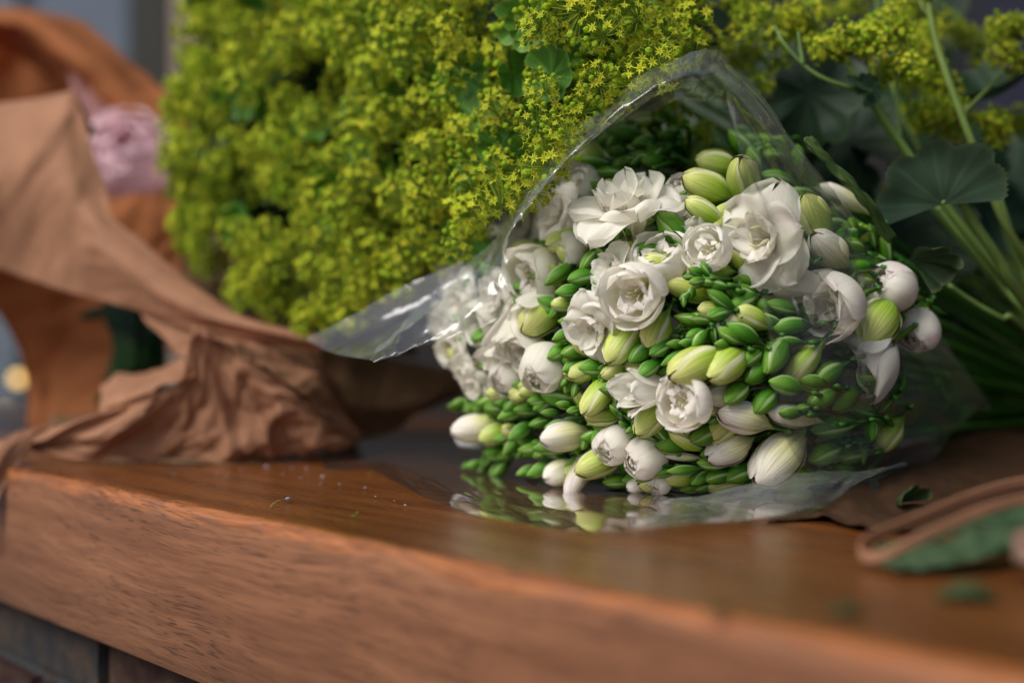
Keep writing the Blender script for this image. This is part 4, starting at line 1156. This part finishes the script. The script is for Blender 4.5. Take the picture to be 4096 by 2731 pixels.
for si, (sx, sy) in enumerate(seeds):
    if not owner[si]: continue
    z0 = za(sx, sy)
    node = Q(sx, sy, z0 + .075)
    root = empty("ladys_mantle_sprig", node)
    tag(root, zone_label((sx, sy)), "flower sprig", "lime green lady's mantle sprigs")
    stem = MB()
    stem.tube(to_bind(node), .0016, AGREEN, 6)
    subs = []
    for k in range(3):
        a = ar.uniform(0, 6.28); q = Q(sx + math.cos(a) * 40, sy + math.sin(a) * 40, z0 + .04); subs.append(q)
        stem.tube(curve([node, node.lerp(q, .5) + Vector((0, 0, .003)), q], 6), .0011, AGREEN, 5)
    for (x, y, z, layer) in owner[si]:
        c = Q(x, y, z)
        size = ar.uniform(.0076, .0125)
        ax = ((CAM - c).normalized() * .55 + Vector((-.35, -.1, .62)) + Vector((ar.gauss(0, .4), ar.gauss(0, .25), ar.gauss(0, .4)))).normalized()
        put(ar.choice(CLUST), c, ax, ar.uniform(0, 6.28), size, root, "flower_cluster")
        q = min(subs, key=lambda s: (s - c).length)
        e = c - ax * size * .25
        stem.tube(curve([q, q.lerp(e, .6) - ax * .003, e], 5), .0006, (0.20, 0.30, 0.06), 4)
    stem.build("stem", M_STEM, root)
    for k in range(2 if sx > 800 else 1):
        x, y = sx + ar.gauss(0, 50), sy + ar.gauss(0, 50)
        if not inside(x, y, MASS): continue
        c = Q(x, y, za(x, y) + ar.uniform(.014, .032))
        ax = ((CAM - c).normalized() + Vector((ar.gauss(0, .5), 0, ar.gauss(0, .5) + .2))).normalized()
        put(ar.choice(LEAVES_Y), c, ax, ar.uniform(0, 6.28), ar.uniform(.008, .014), root)
    for k in range(3):
        x, y = sx + ar.gauss(0, 60), sy + ar.gauss(0, 60)
        if not (inside(x, y, MASS) and inside(x - 90, y, MASS) and inside(x + 60, y + 60, MASS)): continue
        c = Q(x, y, za(x, y) + ar.uniform(.075, .10))
        ax = ((CAM - c).normalized() + Vector((ar.gauss(0, .4), 0, ar.gauss(0, .4)))).normalized()
        put(ar.choice(LEAVES_D), c, ax, ar.uniform(0, 6.28), ar.uniform(.020, .030), root)

# loose sprigs and stems on the right, in shade
def sprig(path, thick, heads, leaves, label, twigs=()):
    root = empty("ladys_mantle_sprig", Q(*path[-1]))
    tag(root, label, "flower sprig", "shaded lady's mantle stems behind the wrapped bunch")
    st = MB()
    pp = [Q(*q) for q in path]
    st.tube(curve(pp, 26), [lerp(thick * .8, thick * 1.15, i / 25) for i in range(26)], (0.17, 0.27, 0.065), 9)
    for tw in twigs:
        st.tube(curve([Q(*q) for q in tw], 10), [lerp(.0012, .0007, i / 9) for i in range(10)], (0.14, 0.22, 0.06), 6)
    for (x, y, z, n, spread) in heads:
        hub = Q(x, y, z)
        for k in range(n):
            c = Q(x + ar.gauss(0, spread), y + ar.gauss(0, spread * .7), z + ar.gauss(0, .006))
            ax = ((CAM - c).normalized() * .4 + Vector((-.3, 0, .7)) + Vector((ar.gauss(0, .4), 0, ar.gauss(0, .4)))).normalized()
            put(ar.choice(CLUST), c, ax, ar.uniform(0, 6.28), ar.uniform(.0055, .0085), root, "flower_cluster")
            st.tube(curve([hub + Vector((.004, .004, -.006)), hub.lerp(c, .6), c], 5), .0006, (0.18, 0.26, 0.06), 4)
    for (x, y, z, size, ang, phi, spin, kind) in leaves:
        c = Q(x, y, z); ax = axis_dir(c, ang, phi)
        put(LEAVES_D[kind], c, ax, spin, size, root, "leaf")
    st.build("stem", M_STEM, root)
sprig([(2128, -40, .66), (2138, 40, .66), (2160, 130, .66), (2208, 265, .66), (2262, 400, .665), (2352, 590, .68), (2620, 960, .76)], .0019,
      [(2330, 60, .70, 6, 26), (2325, 130, .70, 4, 22)], [(2190, -10, .66, .016, 100, 20, 1.2, 0)], "thick upright stem crossing the shaded corner beside the navy background",
      twigs=[((2138, 40, .66), (2115, 10, .67), (2100, -30, .67)), ((2208, 265, .66), (2290, 180, .69), (2330, 110, .70))])
sprig([(1988, 212, .655), (2020, 262, .66), (2070, 330, .665), (2140, 430, .67), (2240, 560, .68), (2352, 690, .70), (2600, 960, .77)], .0021,
      [(1975, 100, .655, 7, 34), (2050, 70, .665, 7, 36), (1920, 110, .655, 4, 22), (2060, 140, .66, 4, 20)], [(2000, 205, .65, .0085, 200, 35, .5, 0), (1972, 196, .65, .007, 60, 30, 2.5, 0)],
      "forked stem with dull yellow heads and a small leaf at its fork",
      twigs=[((1988, 212, .655), (1900, 185, .65), (1845, 150, .65), (1800, 100, .65), (1780, 60, .655)), ((1845, 150, .65), (1838, 110, .65), (1834, 75, .65)), ((2000, 205, .655), (1996, 160, .655), (1990, 120, .655)), ((2070, 330, .665), (2060, 230, .66), (2060, 150, .66))])
sprig([(1930, 118, .68), (1962, 175, .685), (2060, 330, .69), (2160, 470, .70), (2300, 640, .72), (2600, 980, .78)], .0016,
      [(1800, 30, .69, 6, 38), (1740, 60, .69, 6, 36), (1850, 60, .70, 5, 34), (1760, 130, .70, 4, 30)], [(1860, 215, .71, .030, 150, 55, .4, 1)],
      "stem carrying the cluster of shaded lime heads nearest the film's peak",
      twigs=[((1930, 118, .68), (1880, 60, .675), (1850, 10, .67))])
sprig([(2190, 430, .635), (2230, 500, .64), (2290, 590, .65), (2360, 700, .67), (2600, 990, .77)], .0026,
      [(2210, 270, .70, 5, 22), (2120, 268, .70, 4, 16), (2150, 180, .70, 8, 36)], [],
      "stout pale stem rising to the large scalloped leaf",
      twigs=[((2190, 430, .635), (2168, 462, .632), (2166, 470, .632))])
hf = leaf_mesh(60, 5, .16, .028, (0.030, 0.062, 0.034), (0.06, 0.09, 0.045), spread=98)
big = empty("scalloped_leaf", Q(2165, 470, .632)); bo = obj("leaf_blade", hf, big)
c_ = Q(2165, 470, .632); zx = axis_dir(c_, 100, 8); zz = axis_dir(c_, -60, 62); yy = zz.cross(zx).normalized(); zz = zx.cross(yy).normalized()
bo.matrix_parent_inverse = world_of(big).inverted()
bo.matrix_basis = Matrix.Translation(c_) @ Matrix((zx, yy, zz)).transposed().to_4x4() @ Matrix.Diagonal((.0300, .0310, .030, 1))
tag(big, "large scalloped grey-green leaf spread above the pale stems", "leaf")
sprig([(2180, 655, .66), (2230, 690, .665), (2300, 730, .67), (2352, 752, .68), (2600, 1000, .77)], .0013, [], [], "thin yellowish stem low beside the torn leaf")
sprig([(2070, 360, .72), (2110, 440, .72), (2230, 580, .73), (2352, 720, .74), (2600, 990, .79)], .0013, [(2290, 290, .72, 3, 14), (2120, 100, .72, 6, 30)], [(1950, 330, .74, .03, 140, 50, 2.4, 1), (2060, 300, .76, .03, 60, 60, 1.0, 1)],
      "slender stem in deep shade behind the scalloped leaf")
sprig([(2150, 470, .69), (2210, 545, .69), (2290, 640, .695), (2380, 745, .70), (2600, 985, .77)], .0019, [], [], "pale stem just under the scalloped leaf's base")
sprig([(2215, 480, .71), (2260, 560, .71), (2320, 660, .715), (2400, 790, .72), (2600, 980, .78)], .0016, [], [(2150, 560, .76, .026, 150, 50, .8, 1)], "thin stem second under the scalloped leaf")
sprig([(2285, 420, .68), (2310, 500, .68), (2345, 600, .685), (2400, 720, .70), (2600, 960, .77)], .0018, [(2285, 290, .70, 4, 16)], [], "stem rising along the frame from the scalloped leaf's far side")
sprig([(2010, -40, .74), (2030, 120, .74), (2090, 300, .74), (2200, 500, .75), (2352, 670, .76), (2600, 980, .80)], .0014, [(1920, 20, .78, 5, 34), (2200, 90, .76, 5, 34), (2170, 230, .74, 4, 30)],
      [(1780, 260, .76, .032, 180, 55, .2, 1), (2290, 215, .72, .026, 110, 18, .9, 2), (2200, 330, .78, .03, 80, 50, 2.0, 1)], "tall thin stem from the top beside the dull yellow heads")
sprig([(1860, -40, .70), (1875, 30, .70), (1925, 105, .70), (2020, 250, .71), (2140, 440, .73), (2352, 650, .76), (2600, 980, .80)], .0019, [(1700, 0, .70, 7, 34), (2130, 20, .74, 5, 30)],
      [(1900, 430, .76, .03, 160, 50, .2, 1), (2040, 540, .77, .032, 120, 50, 1.2, 1), (2250, 480, .80, .03, 90, 50, .2, 1), (1760, 170, .77, .03, 160, 60, 1.7, 1)], "straight pale stem entering from the top edge")
sprig([(2300, 500, .76), (2330, 600, .76), (2380, 700, .77), (2620, 980, .80)], .0012, [(2340, 300, .76, 3, 20)], [(2110, 640, .82, .035, 150, 60, 1, 1), (2320, 780, .84, .035, 100, 60, 2, 1), (2340, 420, .82, .035, 150, 60, 1, 1), (2100, 60, .84, .035, 150, 60, 1, 1)], "thin stem beyond the large leaf's far end")
sprig([(1700, 380, .80), (1850, 460, .80), (2050, 620, .80), (2600, 980, .82)], .0013, [(1640, 130, .72, 5, 26), (1570, 330, .70, 7, 34), (1600, 420, .70, 6, 30), (1500, 260, .68, 6, 30)],
      [(1700, 330, .80, .034, 160, 60, 1, 1), (1600, 250, .80, .034, 160, 60, 1, 1), (1820, 330, .82, .034, 160, 60, 2, 1), (1960, 560, .85, .036, 160, 60, 2, 1), (1960, 700, .88, .036, 160, 60, 1, 1), (2200, 860, .86, .034, 120, 30, 1, 1), (2330, 880, .88, .036, 160, 20, 1, 1), (1500, 380, .80, .034, 160, 60, 1, 1)], "shaded sprig seen through the film behind the green buds")

# curled leaf lying along the film's ridge, torn leaf, dark leaf in the paper, scrap on the bench
def blade(rows, name, label, cat, col, col2, nu=60, nv=14, th=.0003, rough=0.004, seed=0, group=None):
    tabs = [[list(Q(*p)) for p in r] for r in rows]
    mb = MB()
    def fn(u, v):
        cs = [spl(t, u) for t in tabs]; p = Vector(spl(cs, v))
        e = 1 if v in (0.0, 1.0) else 0
        p += Vector((noise.noise(Vector((u * 7, v * 3, seed))), noise.noise(Vector((u * 7, v * 3, seed + 3))), noise.noise(Vector((u * 8, v * 4, seed + 7))))) * rough * (.35 + .65 * abs(v * 2 - 1))
        k = noise.noise(Vector((u * 12, v * 5, seed + 1)))
        return (p, mixc(col, col2, sm(k * 1.5 + .5)), (v * 1.5, u * 4))
    mb.grid(fn, nu, nv)
    o = mb.build(name, M_LEAF)
    md = o.modifiers.new("thickness", 'SOLIDIFY'); md.thickness = th
    tag(o, label, cat, group)
    return o
blade([[(1862, 312, .60), (1895, 345, .60), (1930, 385, .602), (1972, 425, .605), (2012, 475, .61), (2060, 545, .62)],
       [(1846, 318, .597), (1880, 352, .597), (1920, 392, .60), (1962, 432, .602), (1998, 480, .607), (2048, 552, .617)],
       [(1850, 330, .598), (1884, 368, .598), (1918, 404, .60), (1956, 442, .602), (1990, 488, .607), (2040, 560, .617)]],
      "curled_leaf", "curled dry-edged green leaf lying along the clear film's ridge", "leaf", (0.035, 0.085, 0.02), (0.085, 0.13, 0.035), seed=3, rough=.0016)
def scrap(name, me, pos, up_ang, size, sq, label):
    c = Q(*pos); root = empty(name, c); o = obj("leaf_blade", me, root); o.matrix_parent_inverse = world_of(root).inverted()
    zx_ = axis_dir(c, up_ang, 10); zz_ = axis_dir(c, up_ang - 70, 50); yy_ = zz_.cross(zx_).normalized(); zz_ = zx_.cross(yy_).normalized()
    o.matrix_basis = Matrix.Translation(c) @ Matrix((zx_, yy_, zz_)).transposed().to_4x4() @ Matrix.Diagonal((size, size * sq, size, 1))
    tag(root, label, "leaf")
scrap("torn_leaf", leaf_mesh(81, 4, .5, .16, (0.030, 0.065, 0.020), (0.11, 0.13, 0.05), spread=80), (2095, 600, .612), 20, .0190, .75, "torn blotched green leaf just outside the film's lower ridge")
scrap("leaf_scrap", leaf_mesh(83, 3, .9, .22, (0.028, 0.055, 0.018), (0.10, 0.12, 0.04), spread=70), (2062, 1160, .54), 88, .0105, .9, "small crumpled dark green leaf scrap on the flat brown paper")
blade([[(240, 690, .90), (290, 700, .90), (340, 720, .90), (380, 770, .90)],
       [(250, 760, .88), (290, 770, .87), (330, 790, .87), (380, 830, .88)],
       [(255, 830, .89), (290, 850, .88), (320, 870, .88), (370, 880, .89)],
       [(215, 925, .90), (250, 930, .90), (300, 900, .90), (350, 890, .90)]],
      "dark_leaf", "dark green leaf in the gap between brown paper sheets", "leaf", (0.008, 0.045, 0.012), (0.02, 0.09, 0.022), seed=15, rough=.006, nu=30)
blade([[(180, 724, .91), (215, 708, .91), (250, 700, .91), (290, 702, .91)], [(182, 730, .91), (215, 722, .90), (250, 716, .90), (290, 716, .90)], [(182, 733, .91), (215, 735, .91), (250, 728, .91), (290, 726, .91)]],
      "leaf_tip", "narrow dark green leaf tip reaching out over orange paper", "leaf", (0.02, 0.05, 0.02), (0.03, 0.07, 0.03), seed=2, rough=.001, nu=20)

# folded paper with a leaf, near the camera
fold = empty("folded_brown_paper", on_table(2150, 1330))
def band(cpts, h0, h1, name, mat, parent, seed):
    base = curve([Q(*p) for p in cpts], 60)
    rows = []
    mb = MB()
    for j in range(7):
        v = j / 6
        for i, p in enumerate(base):
            w = noise.noise(Vector((i * .09, seed, 0))) * .0012
            mb.v.append(tuple(p + Vector((0, 0, lerp(h0, h1, v))) + Vector((w, w * v, w)))); mb.c.append((1, 1, 1)); mb.p.append((i, v, 0)); mb.n += 1
    for j in range(6):
        for i in range(59): mb.f.append((j * 60 + i, j * 60 + i + 1, (j + 1) * 60 + i + 1, (j + 1) * 60 + i))
    o = mb.build(name, mat, parent); md = o.modifiers.new("thickness", 'SOLIDIFY'); md.thickness = .0007
    return o
band([(2480, 1098, .50), (2352, 1112, .485), (2250, 1138, .47), (2150, 1175, .455), (2060, 1212, .442), (2000, 1240, .432), (1972, 1266, .424), (1992, 1288, .418), (2040, 1280, .416), (2130, 1235, .42), (2250, 1185, .43), (2352, 1155, .44), (2480, 1130, .45)],
     -.0008, .0026, "folded_rim", M_PAPER, fold, 3)
ll = blade([[(2010, 1262, .436), (2110, 1226, .446), (2230, 1180, .458), (2480, 1120, .48)], [(2010, 1268, .43), (2110, 1242, .436), (2230, 1200, .444), (2480, 1150, .46)], [(2015, 1278, .424), (2120, 1250, .426), (2240, 1210, .434), (2480, 1170, .45)]],
      "leaf_lining", None, None, (0.03, 0.08, 0.035), (0.08, 0.15, 0.07), seed=71, rough=.002, nu=30)
ll.parent = fold; ll.matrix_parent_inverse = world_of(fold).inverted()
tag(fold, "looped edge of folded brown paper close to the lens over a green leaf", "paper")
bl = blade([[(2020, 1292, .418), (2110, 1262, .420), (2200, 1228, .426), (2300, 1190, .434), (2480, 1150, .45)],
       [(2040, 1300, .411), (2120, 1288, .412), (2210, 1268, .414), (2310, 1225, .424), (2480, 1200, .44)],
       [(2060, 1305, .405), (2130, 1302, .405), (2230, 1290, .407), (2310, 1262, .415), (2480, 1240, .43)]],
      "green_leaf", "large grey-green leaf out of focus under the folded paper loop", "leaf", (0.040, 0.085, 0.038), (0.085, 0.14, 0.07), seed=25, rough=.0016, nu=40)
bl2 = blade([[(2330, 1225, .40), (2380, 1205, .40), (2450, 1190, .40)], [(2325, 1260, .39), (2380, 1255, .385), (2450, 1250, .385)], [(2335, 1290, .385), (2380, 1300, .38), (2450, 1310, .375)]],
      "fallen_petal", "pale pinkish petal cut by the frame beside the grey-green leaf", "petal", (0.22, 0.13, 0.10), (0.28, 0.17, 0.13), seed=27, rough=.002, nu=20)

# pink blossom inside the left wrap
pk = empty("pink_blossom", Q(310, 380, .99))
tag(pk, "soft pink double blossom tucked in the left brown paper", "flower")
for i in range(16):
    rr = random.Random(900 + i); mbp = MB()
    lay = i / 16
    prof = [(0.05, -.8), (.35, -.55), (lerp(.95, .35, lay), -.1), (lerp(1.1, .4, lay), .3), (lerp(1.05, .3, lay), .65), (lerp(.9, .15, lay), .9)]
    petal_into(mbp, i * 2.4, prof, lerp(.85, .5, lay), .9, .05, .0, lambda w, v, s: mixc((0.80, 0.42, 0.50), (0.94, 0.70, 0.76), sm(v * 1.2)), seed=900 + i)
    o = mbp.build("petal", M_PINK); o.parent = pk; o.matrix_parent_inverse = Matrix.Identity(4)
    o.matrix_basis = Matrix.LocRotScale(Vector((0, 0, 0)), axis_dir(pk.location, 120, 50).to_track_quat('Z', 'Y'), (.033, .033, .033))
blade([[(160, 150, 1.02), (200, 170, 1.02), (240, 200, 1.02)], [(170, 230, 1.0), (215, 250, 1.0), (270, 280, 1.0)], [(200, 320, .99), (240, 330, .99), (290, 340, .99)]],
      "tissue_paper", "mauve tissue paper above the pink blossom", "paper", (0.30, 0.13, 0.12), (0.36, 0.17, 0.17), seed=33, rough=.003, nu=20)
# pale sheet standing in for background light beneath the lime-green heads
blade([[(715, 650, .86), (750, 655, .86), (790, 650, .86), (820, 645, .86)], [(725, 685, .85), (755, 692, .85), (795, 685, .85), (830, 672, .85)], [(735, 712, .84), (765, 716, .84), (800, 706, .84), (835, 690, .84)]],
      "background_light_patch", "bluish white patch painted as background light under the lowest lime heads", "paper", (0.50, 0.52, 0.60), (0.62, 0.64, 0.70), seed=35, rough=.002, nu=20)
# loose white petal, the shade's bluish grey put into its colour
blade([[(1046, 985, .70), (1085, 990, .71), (1150, 1010, .71)], [(1045, 1008, .69), (1090, 1018, .69), (1150, 1022, .70)], [(1055, 1024, .69), (1095, 1032, .69), (1150, 1030, .70)]],
      "loose_petal", "loose white petal in shade under the creamy bud", "petal", (0.62, 0.62, 0.68), (0.7, 0.7, 0.75), seed=37, rough=.001, nu=20)

# ------------------------------------------------------------------ cellophane
film = empty("cellophane_wrap", on_table(1700, 1140))
tag(film, "clear glossy cellophane cone around the white freesias", "wrapping")
outer = [(845, 822, .600), (900, 765, .603), (975, 690, .610), (1068, 608, .618), (1140, 540, .615), (1183, 460, .605), (1263, 356, .595), (1378, 253, .588), (1504, 155, .584), (1608, 115, .582), (1650, 120, .584)]
mid_ = [(858, 832, .588), (940, 795, .590), (1040, 735, .592), (1115, 660, .592), (1150, 600, .592), (1180, 520, .585), (1270, 400, .575), (1390, 285, .570), (1510, 200, .568), (1610, 170, .570), (1665, 170, .574)]
inner = [(862, 826, .592), (1005, 784, .590), (1148, 729, .588), (1171, 677, .586), (1166, 603, .585), (1158, 556, .587), (1240, 440, .590), (1350, 335, .590), (1480, 262, .590), (1600, 232, .594), (1690, 245, .598)]
patch([outer, mid_, inner], 190, 26, 0.0012, 5, 81, 5, mat=M_FILM_RIM, name="curled_rim", parent=film, solid=0)
# second, deeper layer behind the flap
patch([[(700, 780, .67), (780, 740, .67), (900, 670, .66), (1060, 600, .65)], [(770, 812, .65), (860, 780, .65), (960, 720, .65), (1080, 640, .645)], [(845, 826, .605), (900, 780, .61), (990, 710, .62), (1075, 640, .63)]],
      40, 16, 0.001, 3, 85, 2, mat=M_FILM, name="sheet", parent=film, solid=0)
# veil in front of the bunch's right half
top = [(1650, 118, .584), (1735, 205, .592), (1800, 295, .600), (1880, 400, .610), (1955, 490, .622), (2030, 590, .636), (2100, 690, .654), (2165, 780, .674), (2215, 850, .70), (2262, 915, .73)]
v1 = [(1668, 165, .570), (1745, 270, .572), (1810, 380, .574), (1870, 490, .578), (1930, 600, .584), (1985, 700, .592), (2040, 790, .606), (2090, 870, .626), (2140, 930, .655), (2200, 985, .69)]
v2 = [(1675, 215, .555), (1720, 360, .545), (1770, 500, .540), (1815, 640, .538), (1850, 760, .540), (1880, 860, .548), (1905, 950, .562), (1960, 1020, .585), (2030, 1065, .615), (2120, 1080, .65)]
v3 = [(1680, 250, .548), (1702, 400, .530), (1728, 540, .518), (1755, 680, .510), (1772, 800, .508), (1782, 910, .512), (1800, 1010, .525), (1850, 1080, .548), (1940, 1110, .585), (2060, 1120, .63)]
patch([top, v1, v2, v3], 110, 60, 0.0016, 4, 91, 1.5, mat=M_FILM, name="sheet", parent=film, solid=0)
# bright ridge along the veil's crest
patch([[(a, b, z) for a, b, z in top], [(a + 16 if i > 0 else a, b + 26, z - .004) for i, (a, b, z) in enumerate(top)], [(a - 26, b + 34, z - .002) for a, b, z in top]],
      110, 10, 0.0008, 6, 95, 6, mat=M_FILM_RIM, name="folded_edge", parent=film, solid=0)
# the lower part: rises off the bench in front, then lies flat on it
front = [on_table(x, y, .0035) for x, y in ((750, 1086), (850, 1078), (905, 1105), (960, 1135), (1060, 1170), (1180, 1196), (1300, 1216), (1450, 1214), (1600, 1204), (1780, 1186), (1900, 1165), (2060, 1135), (2250, 1080))]
m1 = [on_table(x, y, h) for x, y, h in ((745, 1066, .003), (850, 1064, .003), (930, 1078, .003), (1000, 1100, .003), (1090, 1130, .0025), (1200, 1150, .002), (1320, 1160, .002), (1460, 1165, .002), (1600, 1162, .003), (1760, 1150, .004), (1880, 1130, .005), (2030, 1100, .006), (2200, 1060, .008))]
m2 = [on_table(x, y, .0015) for x, y in ((740, 1050), (850, 1046), (940, 1052), (1020, 1060), (1110, 1075), (1210, 1090), (1330, 1100), (1470, 1105), (1600, 1105), (1750, 1095), (1870, 1080), (2010, 1060), (2160, 1030))]
m3 = [on_table(x, y, .0012) for x, y in ((760, 1010), (860, 1008), (950, 1008), (1040, 1010), (1130, 1015), (1220, 1020), (1340, 1025), (1480, 1025), (1600, 1025), (1740, 1020), (1860, 1010), (2000, 1000), (2140, 980))]
patch([front, m1, m2, m3], 160, 50, 0.0006, 5, 101, 3, mat=M_FILM_TABLE, name="flat_sheet", parent=film, raw=True, solid=0)
# a soft lip of film in front, joining veil and flat sheet
lip = [[tuple(Q(1540, 1142, .560)), tuple(Q(1650, 1128, .545)), tuple(Q(1760, 1098, .530)), tuple(Q(1860, 1082, .545)), tuple(Q(1960, 1082, .575)), tuple(Q(2080, 1062, .62))],
       [tuple(Q(1500, 1165, .548)), tuple(Q(1640, 1158, .532)), tuple(Q(1770, 1130, .520)), tuple(Q(1880, 1105, .535)), tuple(Q(1970, 1090, .568)), tuple(Q(2082, 1065, .617))],
       [tuple(on_table(1450, 1205, .0045)), tuple(on_table(1620, 1198, .0045)), tuple(on_table(1790, 1180, .0045)), tuple(on_table(1910, 1150, .006)), tuple(Q(1985, 1098, .562)), tuple(Q(2084, 1068, .614))]]
patch(lip, 70, 20, 0.0008, 4, 105, 3, mat=M_FILM_LIP, name="front_lip", parent=film, raw=True, solid=0)

# ------------------------------------------------------------------ crumbs on the bench
def crumb(x, y, s, kind, label):
    p = on_table(x, y, .0008); mb = MB(); rr = random.Random(int(x * 7 + y))
    a = rr.uniform(0, 3.1)
    col = {'w': (0.62, 0.60, 0.66), 'g': (0.16, 0.26, 0.05), 'b': (.07, .1, .04)}[kind]
    n = 7
    def fn(u, v):
        r = s * (1 + .3 * noise.noise(Vector((u * 3, v * 3, x)))) * math.sin(math.pi * (.08 + .92 * v) * .98)
        an = u * 2 * math.pi
        return (p + Vector((math.cos(a) * (v - .5) * s * 2.2 - math.sin(a) * math.cos(an) * r * .5, math.sin(a) * (v - .5) * s * 2.2 + math.cos(a) * math.cos(an) * r * .5, (math.sin(an) * .35 + .35) * r)), col, (u, v))
    mb.grid(fn, 8, 6, True)
    o = mb.build("petal_crumb", M_PETAL)
    where = ("under the crumpled paper's fringe" if x < 560 else "behind the thread-thin stalk" if x < 760 and y < 1100 else "beyond the thread-thin stalk" if x < 800 else "near the flat film's pointed tip" if y < 1170 else "in front of the flat film")
    tag(o, label.replace("@", where), "crumb", "plant crumbs on the bench top")
cl = {'w': "tiny pale plant crumb on the bench @", 'g': "tiny green plant crumb on the bench @"}
for x, y, s, k in ((612, 1072, .0012, 'w'), (556, 1078, .0008, 'w'), (705, 1076, .0010, 'w'), (742, 1096, .0013, 'w'), (690, 1098, .0006, 'w'), (650, 1088, .0006, 'w'), (780, 1112, .0006, 'w'),
                   (498, 1088, .0007, 'w'), (400, 1090, .0007, 'w'), (848, 1090, .0012, 'g'), (838, 1120, .0007, 'w'), (735, 1112, .0006, 'w'), (820, 1178, .0009, 'g'), (812, 1186, .0011, 'g'),
                   (930, 1160, .0007, 'w'), (906, 1150, .0005, 'w'), (1040, 1185, .0006, 'g'), (862, 1140, .0005, 'w'), (670, 1075, .0006, 'w'), (520, 1095, .0005, 'w')):
    crumb(x, y, s, k, cl[k])
crumb(1650, 1405, .003, 'b', "dark blurred plant crumb on the bench near its front edge")
crumb(1940, 1408, .004, 'b', "dark green blurred crumb on the nearer bench top")
crumb(2215, 1378, .0075, 'b', "largest dark blurred scrap on the nearest part of the bench")
mb = MB()
pp = [on_table(621, 1163, .001), on_table(632, 1153, .0018), on_table(645, 1148, .0022), on_table(657, 1146, .0018)]
mb.tube(curve(pp, 12), .00022, (0.34, 0.33, 0.12), 5)
st = mb.build("fallen_floret", M_STEM)
mb = MB(); mb.tube([on_table(655, 1146, .0018), on_table(661, 1145, .0018), on_table(668, 1144, .0016)], [.0003, .0008, .0003], (.5, .5, .55), 7)
mb.build("floret_head", M_PETAL, st)
tag(st, "thread-thin fallen stalk with a pale head on the bench top", "stalk")
